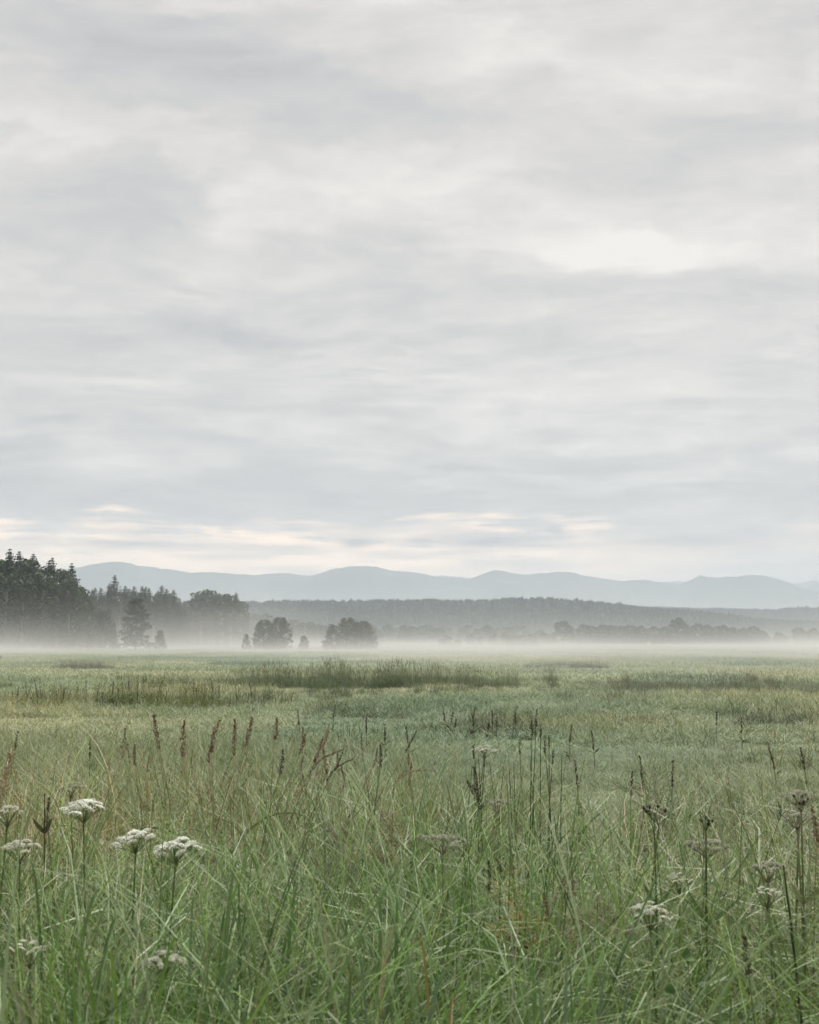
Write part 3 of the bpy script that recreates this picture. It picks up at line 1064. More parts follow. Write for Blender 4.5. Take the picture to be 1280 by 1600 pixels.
def tree_spruce(seed, h=24.0, base=0.06, width=0.17, full=1.0, col=(0.045, 0.072, 0.040)):
    rng = np.random.default_rng(seed)
    t, g = Geo(), Geo()
    t.tube([(0, 0, -0.6), (0, 0, h * 0.3), (0, 0, h * 0.7), (0, 0, h * 0.985)], [h * .014, h * .012, h * .006, h * .001], 7, (0.10, 0.085, 0.07))
    nw = int(h * 2.3)
    for i in range(nw):
        f = (i + rng.uniform(0, .6)) / nw
        z = h * (base + (0.985 - base) * f)
        L = h * width * (1 - f) ** 0.66 * rng.uniform(0.9, 1.08) + 0.12
        nb = rng.integers(5, 8)
        a0 = rng.uniform(0, 6.28)
        for b in range(nb):
            if rng.uniform() > full:
                continue
            a = a0 + 6.283 * b / nb + rng.normal(0, .2)
            LL = L * rng.uniform(0.55, 1.25)
            zb = z + rng.normal(0, 0.35) * (1 - f)
            d = np.array([math.cos(a), math.sin(a), 0.0])
            cc = np.array(col) * rng.uniform(0.7, 1.3)
            ns = max(2, int(LL / 0.75))
            for k in range(ns):
                u = (k + 0.6) / ns
                p = np.array([0, 0, zb]) + d * LL * u + np.array([0, 0, -0.30 * LL * u ** 1.4 + 0.12 * LL * u ** 3])
                sd = np.array([-d[1], d[0], 0])
                sz = (0.55 + 0.5 * (1 - u)) * min(1.0, 0.45 + LL * 0.18) * rng.uniform(0.75, 1.25)
                dn = d * 0.75 + np.array([0, 0, -0.5])
                V = [p - d * 0.30 * sz, p + sd * 0.5 * sz + dn * 0.4 * sz, p + dn * 1.0 * sz, p - sd * 0.5 * sz + dn * 0.4 * sz]
                g.add(V, [(0, 1, 2, 3)], cc * rng.uniform(0.85, 1.2))
                V = [p + np.array([0, 0, 0.1 * sz]), p + d * 0.5 * sz + np.array([0, 0, -0.35 * sz]), p + np.array([0, 0, -0.75 * sz]), p - d * 0.35 * sz + np.array([0, 0, -0.3 * sz])]
                g.add(V, [(0, 1, 2, 3)], cc * rng.uniform(0.8, 1.1))
    return t.mesh('spruce_trunk', BARK), g.mesh('spruce_crown', NEEDLE)


def tree_leafy(seed, h=12.0, bare=0.12, rad=0.32, ncl=34, per=60, leaf=0.34, col=(0.060, 0.085, 0.045), shape='round', trunk=(0.12, 0.10, 0.085), clr=0.27):
    rng = np.random.default_rng(seed)
    t, g = Geo(), Geo()
    top = np.array([rng.normal(0, .02) * h, rng.normal(0, .02) * h, h * 0.9])
    mid = np.array([rng.normal(0, .015) * h, rng.normal(0, .015) * h, h * 0.45])
    t.tube([(0, 0, -0.5), tuple(mid * (bare / .45) if bare < .45 else mid), tuple(mid), tuple(top)], [h * .022, h * .018, h * .014, h * .003], 7, trunk)
    for i in range(ncl):
        f = (i + rng.uniform(0, 1)) / ncl
        z = bare + (0.97 - bare) * f
        if shape == 'round':
            env = math.sqrt(max(0.02, 1 - ((f - 0.34) / 0.685) ** 2)) * rng.uniform(0.82, 1.12)
        elif shape == 'pine':
            env = 0.95 * (1 - f) ** 0.55 * (0.75 + 0.35 * rng.uniform()) + 0.08
        else:
            env = 0.55 + 0.45 * math.sin(math.pi * f)
        a = i * 2.4 + rng.normal(0, .5)
        rr = rad * h * env * (0.35 + 0.65 * math.sqrt(rng.uniform(0.1, 1)))
        c = np.array([rr * math.cos(a), rr * math.sin(a), z * h])
        cr = clr * rad * h * rng.uniform(0.7, 1.35) * (0.6 + 0.5 * env)
        cc = np.array(col) * rng.uniform(0.72, 1.35)
        foliage_cluster(g, rng, c, cr, cr * (0.42 if shape == 'pine' else 0.75), per, leaf, cc)
        st = np.array([0, 0, max(bare * h * 0.9, c[2] - rr * 0.6)])
        s0 = st + (mid - np.array([0, 0, mid[2]])) * min(1, st[2] / max(mid[2], .1))
        t.tube([tuple(s0), tuple((s0 + c) / 2 + np.array([0, 0, .02 * h])), tuple(c)], [h * .007, h * .005, h * .002], 4, trunk)
    return t.mesh('trunk', BARK), g.mesh('crown', NEEDLE)


K_SPRUCE = [tree_spruce(1000 + i, 24, 0.05, 0.235 + 0.02 * (i % 3), 0.98) for i in range(4)]
K_RAGGED = [tree_spruce(1010 + i, 24, 0.10, 0.13, 0.66, (0.055, 0.07, 0.05)) for i in range(2)]
K_PINE = [tree_leafy(1020 + i, 24, 0.42, 0.15, 34, 70, 0.62, (0.052, 0.078, 0.042), 'oval', (0.24, 0.20, 0.17), 0.40) for i in range(3)]
K_BIRCH = [tree_leafy(1030 + i, 20, 0.2, 0.20, 44, 62, 0.62, (0.070, 0.102, 0.046), 'oval', (0.36, 0.34, 0.31), 0.32) for i in range(3)]
K_BUSH = [tree_leafy(1040 + i, 4, 0.04, 0.42, 20, 36, 0.34, (0.068, 0.09, 0.05), 'round', (0.1, 0.09, 0.08), 0.40) for i in range(3)]
K_ROUND = [tree_leafy(1050 + i, 7, 0.05, 0.34, 110, 56, 0.22, (0.045, 0.075, 0.033), 'round', (0.10, 0.09, 0.08), 0.23) for i in range(4)]
K_ROW = [tree_leafy(1080 + i, 7, 0.05, 0.34, 28, 54, 0.50, (0.045, 0.075, 0.036), 'round', (0.10, 0.09, 0.08), 0.36) for i in range(3)]
K_CONE = [tree_leafy(1060 + i, 5, 0.03, 0.32, 44, 70, 0.22, (0.045, 0.075, 0.036), 'pine', (0.1, 0.09, 0.08), 0.34) for i in range(2)]
K_LONE = [tree_leafy(1070, 11, 0.05, 0.32, 64, 80, 0.34, (0.042, 0.068, 0.036), 'pine', (0.12, 0.10, 0.09), 0.30)]


def tree(name, kinds, i, x, y, h, nominal, label, group=None, wide=1.0, cat='tree', rz=None):
    tm, cm = kinds[i % len(kinds)]
    s = h / nominal
    o = empty(name, (x, y, gz(x, y)), random.uniform(0, 6.28) if rz is None else rz, label, cat, group)
    o.scale = (s * wide, s * wide, s)
    a = link_mesh('trunk', tm, o)
    b = link_mesh('crown', cm, o)
    return o


def skyline(pts, px):
    return float(np.interp(px, [p[0] for p in pts], [p[1] for p in pts]))


rt = random.Random(5)
# nearest stand of the forest on the left
SK1 = [(-120, 848), (-40, 856), (0, 860), (12, 855), (30, 862), (48, 863), (60, 868), (80, 870), (95, 884), (112, 882), (128, 905), (150, 925), (170, 935), (184, 958)]
marked = {12: ('spruce', 854, 'tall spruce topping the dense forest at the left edge'), 27: ('spruce', 858, 'spruce with a spiky top beside the tallest spruce of the left forest'),
          49: ('spruce', 862, 'spruce whose tip stands above the middle of the nearest forest stand'), 79: ('spruce', 868, 'broad spruce crowning the sloping right shoulder of the near stand'),
          110: ('spruce', 877, 'separate dark spruce on the right shoulder of the near stand against the mountain')}
for i, (px, (kd, py, lab)) in enumerate(marked.items()):
    Yd = 352 + 5 * i
    tree('spruce_tree', K_SPRUCE, i, xat(px, Yd), Yd, hgt(py, Yd), 24, lab, None, 1.1)
for i in range(30):
    px = -110 + 290 * (i + rt.random() * .8) / 30
    Yd = rt.uniform(350, 400)
    py = skyline(SK1, px) + rt.uniform(3, 22)
    if i % 5 == 2:
        tree('pine_tree', K_PINE, i, xat(px, Yd), Yd, hgt(py + 4, Yd), 24, 'pale trunked pine within the near forest stand', 'pines in the near stand of the left forest')
    elif i % 5 in (0, 3):
        tree('leafy_tree', K_BIRCH, i, xat(px, Yd), Yd, hgt(py + 5, Yd), 20, 'dark leafy tree crowded within the near forest stand', 'leafy trees in the near stand of the left forest', 1.1)
    else:
        tree('spruce_tree', K_SPRUCE, i, xat(px, Yd), Yd, hgt(py, Yd), 24, 'dark spruce crowded within the near forest stand', 'spruces in the near stand of the left forest')
for i in range(13):
    px = -70 + 240 * (i + rt.random() * .7) / 13
    Yd = rt.uniform(336, 350)
    py = skyline(SK1, px) + rt.uniform(22, 46)
    if i % 3 == 0:
        tree('pine_tree', K_PINE, i, xat(px, Yd), Yd, hgt(py - 12, Yd), 24, 'pale trunked pine at the front of the near forest stand', 'pines along the front of the left forest')
    else:
        tree('birch_tree', K_BIRCH, i, xat(px, Yd), Yd, hgt(py, Yd), 20, 'lighter leafy tree along the front of the near forest stand', 'leafy trees along the front of the left forest')
for i in range(11):
    px = -40 + 222 * (i + rt.random() * .8) / 11
    Yd = rt.uniform(326, 336)
    tree('shrub', K_BUSH, i, xat(px, Yd), Yd, rt.uniform(3.5, 7.5), 4, 'low bush at the misty foot of the near forest stand', 'bushes at the foot of the left forest', 0.9, 'bush')
tree('pine_tree', K_LONE, 0, xat(212, 318), 318, hgt(933, 318), 11, 'lone ragged pine standing out in front of the forest edge', None, 1.0, rz=0.6)
tree('shrub', K_CONE, 1, xat(250, 318), 318, hgt(984, 318), 5, 'small conical bush just right of the lone ragged pine', None, 1.0, 'bush')
# second and third stand behind it
SK2 = [(130, 915), (150, 905), (165, 905), (178, 898), (195, 908), (215, 913), (235, 914), (262, 912), (280, 925), (292, 934)]
for i in range(24):
    px = 132 + 158 * (i + rt.random() * .8) / 24
    Yd = rt.uniform(490, 540)
    py = skyline(SK2, px) + rt.uniform(0, 13)
    if i == 7:
        px, py = 178, 896
    kd, nm, nom = (K_SPRUCE, 'spruce_tree', 24) if i % 4 else (K_PINE, 'pine_tree', 24)
    py += 0 if i % 4 else 9
    tree(nm, kd, i, xat(px, Yd), Yd, hgt(py, Yd), nom,
         'tallest spruce of the second stand between near forest and lone pine' if i == 7 else ('pine in the second forest stand stepping down behind the near one' if i % 4 == 0 else 'spruce in the second forest stand stepping down behind the near one'),
         None if i == 7 else 'trees of the second stand of the left forest', 1.15)
SK3 = [(292, 940), (300, 928), (315, 922), (330, 921), (345, 926), (352, 934), (362, 926), (370, 924), (380, 940)]
for i, (px, py) in enumerate(((300, 931), (309, 925), (318, 922), (328, 921), (337, 925), (346, 928), (353, 936), (361, 929), (368, 924), (376, 938), (314, 930), (331, 930), (365, 934), (345, 934))):
    Yd = 560 + (i * 7) % 23
    tree('pine_tree' if i % 2 else 'spruce_tree', K_PINE if i % 2 else K_SPRUCE, i, xat(px, Yd), Yd, hgt(py, Yd), 24,
         'pine of the farthest stand of the left forest rising from mist' if i % 2 else 'spruce of the farthest stand of the left forest rising from mist', 'trees of the third stand of the left forest', 1.25)
for i in range(10):
    px = 292 + 92 * (i + rt.random() * .8) / 10
    tree('birch_tree', K_BIRCH, i, xat(px, 552), 552, hgt(960 + rt.uniform(-8, 8), 552), 20, 'leafy tree low in the third stand sunk in mist', 'leafy trees in the third stand of the left forest', 1.2)
# low wood stepping down to the right of the forest
SK4 = [(384, 952), (400, 956), (420, 959), (450, 966), (480, 969), (500, 972), (515, 983), (540, 986), (590, 990)]
for i in range(34):
    px = 380 + 205 * (i + rt.random() * .9) / 34
    Yd = rt.uniform(850, 960)
    py = skyline(SK4, px) + rt.uniform(-1, 7)
    kd, nm, nom = ((K_SPRUCE, 'spruce_tree', 24), (K_BIRCH, 'birch_tree', 20), (K_BUSH, 'leafy_tree', 4))[i % 3]
    tree(nm, kd, i, xat(px, Yd), Yd, hgt(py, Yd), nom, 'pale hazy %s of the low wood beyond the forest' % nm.replace('_', ' '), 'trees of the low wood behind the meadow groups', 1.3)
# trees standing in the mist in the middle
MIDT = [(385, 990, 'cone', 285, 'small conical tree left of the round pair in the mist', 1.0),
        (413, 968, 'round', 282, 'left tree of the round pair standing in the mist', 1.12), (438, 964, 'round', 286, 'right and taller tree of the round pair standing in the mist', 1.05),
        (475, 993, 'cone', 284, 'small lone tree between the two tree groups in the mist', 1.25),
        (519, 975, 'cone', 280, 'slim tree on the left of the right hand tree group', 1.1), (543, 965, 'round', 284, 'tallest tree of the right hand tree group in the mist', 1.12),
        (566, 970, 'round', 282, 'broad tree on the right of the right hand tree group', 1.2), (510, 1000, 'bush', 279, 'low bush at the left foot of the right hand tree group', 1.1),
        (428, 990, 'bush', 281, 'low bush between the trunks of the round pair', 1.1), (582, 993, 'bush', 283, 'low bush at the right foot of the right hand tree group', 0.9)]
for i, (px, py, kd, Yd, lab, wd) in enumerate(MIDT):
    kinds, nom = {'cone': (K_CONE, 5), 'round': (K_ROUND, 7), 'bush': (K_BUSH, 4)}[kd]
    tree('shrub' if kd == 'bush' else 'meadow_tree', kinds, i, xat(px, Yd), Yd, hgt(py, Yd), nom, lab, None, wd, 'bush' if kd == 'bush' else 'tree', rz=i * 1.7)
tree('shrub', K_BUSH, 1, xat(-6, 105), 105, hgt(1020, 105), 4, 'dark bush cut off by the left edge of the field', None, 0.9, 'bush')
# thin row of trees far out on the right
ROW = [(882, 973, 1.4), (912, 978, 1.2), (928, 981, 1.0), (943, 979, 1.2), (957, 980, 1.2), (972, 981, 1.0), (986, 980, 1.2), (1000, 981, 1.1),
       (1022, 981, 1.2), (1040, 982, 1.1), (1061, 969, 1.2), (1078, 983, 1.0), (1092, 977, 0.9), (1105, 979, 0.9), (1120, 981, 1.0), (1131, 979, 0.8), (1146, 983, 1.2), (1160, 984, 1.0), (1176, 981, 1.0),
       (1192, 988, 1.2), (1217, 990, 1.1), (1249, 983, 1.1), (1270, 985, 1.3), (1296, 984, 1.2), (1330, 982, 1.2)]
ROWLAB = ['tall rounded tree standing alone at the left end of the distant row', 'first tree of the left block of the distant row, beside the lone rounded one',
          'second tree of the left block in the distant row', 'third tree of the left block in the distant row', 'middle tree of the left block in the distant row',
          'tree just past the middle of the left block in the distant row', 'tree third from the right end of the left block in the distant row', 'last tree of the left block before the narrow gap in the distant row',
          'first tree of the right block after the narrow gap in the distant row', 'low tree just left of the tallest tree in the distant row', 'tallest tree of the distant row',
          'low tree just right of the tallest tree in the distant row', 'narrow pointed tree second right of the tallest one in the distant row', 'narrow tree third right of the tallest one in the distant row',
          'tree fourth right of the tallest one in the distant row', 'slim tree in the right half of the right block of the distant row', 'broad low tree after the slim one in the distant row',
          'low tree third from the right end of the right block of the distant row', 'tree second from the right end of the right block of the distant row', 'lowest tree ending the right block of the distant row',
          'small low tree in the gap of the distant row near the picture edge', 'tree of the distant row standing apart near the right edge', 'broad tree of the distant row at the right edge',
          'tree of the distant row just outside the right edge', 'outermost tree of the distant row past the right edge']
for i, (px, py, wd) in enumerate(ROW):
    Yd = 900 + (i * 37) % 50
    tree('distant_tree', K_ROW, i, xat(px, Yd), Yd, hgt(py, Yd) + 1, 7, ROWLAB[i], 'hazy row of trees far across the meadow', wd * 1.15)
for i in range(26):
    px = 905 + 330 * (i + rt.random() * .9) / 26
    if 1006 < px < 1016:
        continue
    Yd = 890 + rt.uniform(0, 14)
    tree('shrub', K_BUSH, i, xat(px, Yd), Yd, rt.uniform(4.5, 7), 4, 'bush filling the foot of the hazy distant row', 'bushes under the hazy distant row', 1.3, 'bush')
# bushes in the mist in the middle distance
for i, (px, py, Yd, wd) in enumerate(((700, 994, 480, 1.2), (690, 998, 482, 1.0), (716, 999, 480, 1.2), (772, 992, 640, 1.2), (790, 990, 640, 1.2), (800, 994, 470, 1.6), (812, 993, 470, 1.8), (825, 996, 472, 1.6), (835, 998, 470, 1.2),
                                      (735, 991, 700, 1.0), (750, 995, 700, 1.1), (832, 990, 700, 1.3), (850, 989, 720, 1.2), (862, 993, 720, 1.2))):
    tree('shrub', K_BUSH, i, xat(px, Yd), Yd, hgt(py, Yd), 4, 'low hazy bush in the mist left of the distant row', 'hazy bushes in the mist of the middle distance', wd, 'bush')
for i in range(22):
    px = 560 + 300 * (i + rt.random()) / 22
    Yd = rt.uniform(1150, 1300)
    tree('distant_tree', K_ROW if i % 2 else K_BUSH, i, xat(px, Yd), Yd, hgt(rt.uniform(978, 988), Yd) + 1, 7 if i % 2 else 4, 'faint tree nearly lost in mist below the wooded hill', 'faint trees below the wooded hill', 1.3)

# woods covering the hills (one mass each)
def far_cone(seed, h, w, conifer=True):
    rng = np.random.default_rng(seed)
    g = Geo()
    for k in range(5 if conifer else 4):
        f = k / 5
        r = w * (1 - f) ** 0.8 * rng.uniform(0.85, 1.15) if conifer else w * (0.7 + 0.4 * math.sin(math.pi * (k + .7) / 4.4))
        z0, z1 = h * (0.08 + 0.9 * f), h * min(1.0, 0.42 + 0.62 * f)
        ang = np.arange(7) * 2 * math.pi / 7 + rng.uniform(0, 1)
        V = [(r * rng.uniform(.75, 1.2) * math.cos(a), r * rng.uniform(.75, 1.2) * math.sin(a), z0 + rng.uniform(-.05, .05) * h) for a in ang] + [(0, 0, z1)]
        g.add(V, [(i, (i + 1) % 7, 7) for i in range(7)], np.array((0.034, 0.056, 0.047)) * rng.uniform(0.8, 1.2))
    return g.mesh('far_tree', FARTREE)


P_WOOD = [far_cone(1, 16, 3.0), far_cone(2, 18, 2.6), far_cone(3, 14, 4.0, False), far_cone(4, 15, 3.4), far_cone(5, 12, 4.4, False)]


def wood(name, hill, y0, y1, crest, Ystart, n, label, seed, px0, px1):
    o, X, H, Ys = hill
    rng = np.random.default_rng(seed)
    V = np.empty(len(o.data.vertices) * 3)
    o.data.vertices.foreach_get('co', V)
    V = V.reshape(len(Ys), len(X), 3)
    y = y0 + (y1 - y0) * rng.uniform(0, 1, n)
    x = rng.uniform(xat(px0, crest), xat(px1, crest), n)
    fi = np.interp(x, X, np.arange(len(X)))
    fj = np.interp(y, Ys, np.arange(len(Ys)))
    i0, j0 = np.minimum(fi.astype(int), len(X) - 2), np.minimum(fj.astype(int), len(Ys) - 2)
    a, b = fi - i0, fj - j0
    Z = V[:, :, 2]
    z = (Z[j0, i0] * (1 - a) + Z[j0, i0 + 1] * a) * (1 - b) + (Z[j0 + 1, i0] * (1 - a) + Z[j0 + 1, i0 + 1] * a) * b
    s = rng.uniform(0.55, 1.0, n)
    s = s * (0.75 + 0.5 * fbm(x * 0.01, y * 0.01, seed, 2))
    tint = np.ones((n, 3)) * rng.uniform(0.88, 1.12, (n, 1)) * (0.75 + 0.5 * fbm(x * 0.004, y * 0.006, seed + 9, 3))[:, None]
    o2 = scatter(name, np.stack([x, y, z - 0.8], 1), np.stack([np.zeros(n), np.zeros(n), rng.uniform(0, 6.28, n)], 1), np.stack([s * 1.6, s * 1.6, s * 0.72], 1), rng.integers(0, 5, n), tint, P_WOOD)
    return tag(o2, label)


wood('forest', hillA, 1640, 2080, 2050, 1500, 26000, 'dark blue green wood covering the low hill', 51, -120, 1420)
wood('forest', hillB, 2850, 3220, 3200, 2750, 14000, 'paler wood along the farther ridge on the right', 53, 820, 1420)


# ------------------------------------------------------------------ foreground plants
def bez(p0, p1, p2, n):
    p0, p1, p2 = Vector(p0), Vector(p1), Vector(p2)
    return [p0 * (1 - t) ** 2 + p1 * 2 * t * (1 - t) + p2 * t * t for t in [i / (n - 1) for i in range(n)]]


def blade_strip(g, pts, w, col, col2=None, twist=0.5, rs=None):
    """a folded leaf blade along a path, real width, tapering to a tip"""
    rs = rs or random
    n = len(pts)
    V, C = [], []
    tw = rs.uniform(-twist, twist)
    for i, p in enumerate(pts):
        t = i / (n - 1)
        d = (pts[min(i + 1, n - 1)] - pts[max(i - 1, 0)]).normalized()
        s = d.cross(Vector((0.25 * math.sin(tw), 1, 0.2)))
        s = s.normalized() if s.length > 1e-4 else Vector((1, 0, 0))
        s = Matrix.Rotation(tw * (0.4 + t), 3, d) @ s
        nn = d.cross(s)
        ww = w * 0.5 * (0.55 + 0.6 * math.sin(math.pi * min(1, 0.2 + t * 0.75))) * (1 - t ** 4) + 0.0003
        V += [p - s * ww, p + nn * ww * 0.4, p + s * ww]
        c = np.array(col) if col2 is None else np.array(col) * (1 - t) + np.array(col2) * t
        C += [c, c * 0.9, c]
    F = []
    for i in range(n - 1):
        for j in range(2):
            a = i * 3 + j
            F.append((a, a + 1, a + 4, a + 3))
    g.add([tuple(v) for v in V], F, np.array(C))


def local(pts, o):
    return [Vector(p) - o for p in pts]


GREEN_STEM = (0.11, 0.16, 0.055)
STRAW = (0.27, 0.23, 0.13)


def umbellet_mesh(seed, r, col, dead=False):
    rs = np.random.default_rng(seed)
    g = Geo()
    for i in range(26):
        t = math.sqrt((i + .5) / 26)
        a = i * 2.39996
        p = (r * t * math.cos(a), r * t * math.sin(a), r * 0.35 * (1 - t * t) + rs.normal(0, r * .05))
        g.octa(p, r * (0.17 if not dead else 0.13) * rs.uniform(0.75, 1.25), np.array(col) * rs.uniform(0.85, 1.1), 0.7)
    for i in range(9):
        a = i * 0.7
        p = (r * .75 * math.cos(a), r * .75 * math.sin(a), r * .02)
        g.tube([(0, 0, -r * .8), p], [r * .035, r * .025], 3, (0.14, 0.18, 0.08), False)
    return g.mesh('umbellet', BLOSSOM if not dead else SEED)


U_WHITE = [umbellet_mesh(i, 0.0125, (0.90, 0.90, 0.85)) for i in range(3)]
U_CREAM = [umbellet_mesh(10 + i, 0.010, (0.80, 0.79, 0.70)) for i in range(3)]
U_DEAD = [umbellet_mesh(20 + i, 0.009, (0.50, 0.46, 0.40), True) for i in range(3)]
U_DARK = [umbellet_mesh(30 + i, 0.0065, (0.045, 0.035, 0.03), True) for i in range(2)]


def umbel_plant(px, py, wpx, Y, label, kind='white', n=15, lean=0.06, leaves=2, tilt=0.0, flat=0.28, seed=0):
    rs = random.Random(seed * 31 + 5)
    top = at(px, py, Y)
    wid = wpx / FPX * Y
    base = Vector((top.x + rs.uniform(-lean, lean) - tilt * 0.2, top.y + rs.uniform(-lean, lean), 0))
    base.z = gz(base.x, base.y)
    o = empty('umbel_flower', base, 0, label, 'flower', 'umbel flowers standing in the foreground grass')
    knot = top - Vector((tilt * 0.02, 0, wid * flat + 0.028)) - base
    p1 = Vector((rs.uniform(-.03, .03), rs.uniform(-.03, .03), knot.z * 0.55))
    path = bez((0, 0, -0.02), p1, knot, 9)
    sc = {'white': GREEN_STEM, 'cream': GREEN_STEM, 'dead': (0.16, 0.18, 0.085), 'dark': (0.12, 0.16, 0.065)}[kind]
    g = Geo()
    g.tube(path, [0.0042 - 0.0022 * i / 8 for i in range(9)], 6, sc)
    link_mesh('stem', g.mesh('umbel_stem', PLANT, True), o)
    for k in range(leaves):
        t = rs.uniform(0.45, 0.8)
        p = path[int(t * 8)]
        a = rs.uniform(0, 6.28)
        g = Geo()
        d = Vector((math.cos(a), math.sin(a), 0.5))
        mid = bez(p, p + d * 0.06, p + d * 0.11 + Vector((0, 0, -0.03)), 6)
        g.tube(mid, 0.0011, 3, sc)
        for q in range(1, 6):
            for s_ in (-1, 1):
                dd = (d.cross(Vector((0, 0, 1))) * s_ + d * 0.6)
                for w_ in range(3):
                    g.leafquad(mid[q], dd + Vector((rs.uniform(-.3, .3), rs.uniform(-.3, .3), rs.uniform(-.2, .4))), Vector((0, 0, 1)).cross(dd) + Vector((0, 0, .6)), rs.uniform(.018, .034), .007, (0.085, 0.13, 0.05))
        link_mesh('leaf', g.mesh('umbel_leaf', PLANT), o)
    # the umbel: a fan of rays, an umbellet on each
    g = Geo()
    hub = empty('umbel', knot, 0)
    hub.parent = o
    tips = []
    for i in range(n):
        t = math.sqrt((i + .4) / n)
        a = i * 2.39996 + seed
        rr = wid * 0.5 * t * rs.uniform(0.88, 1.08) * 0.90
        z = 0.028 + wid * flat * (1 - t * t) + rs.uniform(-.004, .004)
        tip = Vector((rr * math.cos(a) + tilt * 0.05 * 0, rr * math.sin(a), z + tilt * rr * math.cos(a)))
        tips.append((tip, a, t))
        g.tube(bez((0, 0, 0), (rr * .35 * math.cos(a), rr * .35 * math.sin(a), z * .45), tip - Vector((0, 0, .004)), 4), [0.0011, .001, .0009, .0007], 3, (0.13, 0.16, 0.07) if kind != 'dead' else (0.2, 0.17, 0.12), False)
    for i in range(7):
        a = i * 0.9
        g.leafquad((0, 0, 0), (math.cos(a), math.sin(a), -.5), (-math.sin(a), math.cos(a), 0), .016, .002, sc)
    link_mesh('rays', g.mesh('umbel_rays', PLANT), hub)
    U = {'white': U_WHITE, 'cream': U_CREAM, 'dead': U_DEAD, 'dark': U_DARK}[kind]
    for i, (tip, a, t) in enumerate(tips):
        u = link_mesh('umbellet', U[i % len(U)], hub)
        u.location = tip
        u.rotation_euler = (rs.uniform(-.3, .3) + 0.55 * t * -math.sin(a), rs.uniform(-.3, .3) + 0.55 * t * math.cos(a), rs.uniform(0, 6))
        s_ = wid / 0.10 * rs.uniform(0.85, 1.15) * (1.0 if n < 18 else 0.9)
        u.scale = (s_, s_, s_)
    return o


UMB = [
    (133, 1252, 72, 3.15, 'white umbel flower highest of those on the left, tilting right', 'white', 16, .10),
    (216, 1300, 64, 3.0, 'white umbel flower on the left touching its right hand neighbour', 'white', 15, .22),
    (277, 1314, 78, 2.95, 'broad white umbel flower on the left touching its left hand neighbour', 'white', 18, .14),
    (14, 1262, 52, 3.1, 'creamy umbel flower cut off by the left edge', 'cream', 14, .12),
    (32, 1315, 66, 3.0, 'thin creamy umbel flower low at the left edge', 'cream', 13, 0.0),
    (258, 1490, 74, 2.4, 'pale umbel flower deep in the grass at the lower left', 'cream', 14, .12),
    (112, 1226, 50, 4.0, 'small faded umbel seed head above the highest white flower', 'dead', 11, .1),
    (46, 1474, 60, 2.45, 'faded umbel sunk in the grass at the lower left edge', 'cream', 10, -.1),
    (1015, 1414, 80, 2.75, 'pale umbel flower in the grass right of centre', 'cream', 16, -.04),
    (1103, 1314, 76, 3.3, 'greyish seeding umbel beside the tall two leaved stem', 'dead', 15, -.04),
    (1250, 1238, 66, 3.4, 'highest greyish umbel at the right edge', 'dead', 15, .04),
    (1246, 1270, 60, 3.2, 'greyish umbel just under the highest one at the right edge', 'dead', 13, .06),
    (1200, 1350, 70, 3.0, 'greyish umbel on a bent dark stalk at the right', 'dead', 15, .02),
    (1199, 1388, 48, 2.9, 'small pale umbel below the bent dark stalk at the right', 'cream', 11, .02),
    (1060, 1368, 46, 3.2, 'small pale umbel between the seeding umbels on the right', 'cream', 10, -.1),
    (1030, 1268, 52, 3.9, 'open dark budded umbel right of centre', 'dark', 8, .05),
    (1100, 1270, 54, 3.9, 'open dark budded umbel on the tall two leaved stem', 'dark', 8, .05),
    (778, 1250, 56, 4.6, 'grey green umbel beside the dark seed head in the centre', 'dead', 13, .0),
    (690, 1306, 84, 3.4, 'spreading grey brown umbel in the centre of the grass', 'dead', 17, -.1),
    (757, 1166, 44, 6.2, 'small pale umbel among the green rush stalks', 'cream', 10, -.08),
    (1160, 1415, 44, 2.9, 'small grey umbel below the seeding umbels on the right', 'dead', 9, .1),
]
for i, (px, py, w_, Y_, lab, kd, n_, tl) in enumerate(UMB):
    umbel_plant(px, py, w_, Y_, lab, kd, n_, 0.05, 2 if i % 2 else 3, tl, 0.20 if kd in ('white', 'cream') else 0.12, i)


def seed_head_mesh(seed, L, Rm, col, dens=150, curve=0.0, loose=1.0):
    rs = np.random.default_rng(seed)
    g = Geo()
    path = [(curve * L * t * t, 0, L * t * (1 - 0.25 * curve * curve * t)) for t in [i / 8 for i in range(9)]]
    g.tube(path, 0.0009, 4, np.array(col) * 0.9)
    for i in range(dens):
        t = rs.uniform(0, 1)
        env = math.sin(math.pi * min(1, 0.12 + t * 0.86)) ** 0.7 * (1 - 0.45 * t)
        k = t * 8
        i0 = min(7, int(k))
        c = np.array(path[i0]) * (1 - k + i0) + np.array(path[i0 + 1]) * (k - i0)
        a = rs.uniform(0, 6.283)
        out_ = np.array([math.cos(a), math.sin(a), 0])
        tang = np.array(path[i0 + 1]) - np.array(path[i0])
        tang /= np.linalg.norm(tang)
        d = tang + out_ * 0.45 * loose * rs.uniform(.4, 1.3)
        p = c + out_ * Rm * env * rs.uniform(0.1, 0.75) * loose
        g.leafquad(p, d, np.cross(d, rs.normal(0, 1, 3)), rs.uniform(.007, .013), .0036, np.array(col) * rs.uniform(0.6, 1.45))
    return g.mesh('seed_head', SEED)


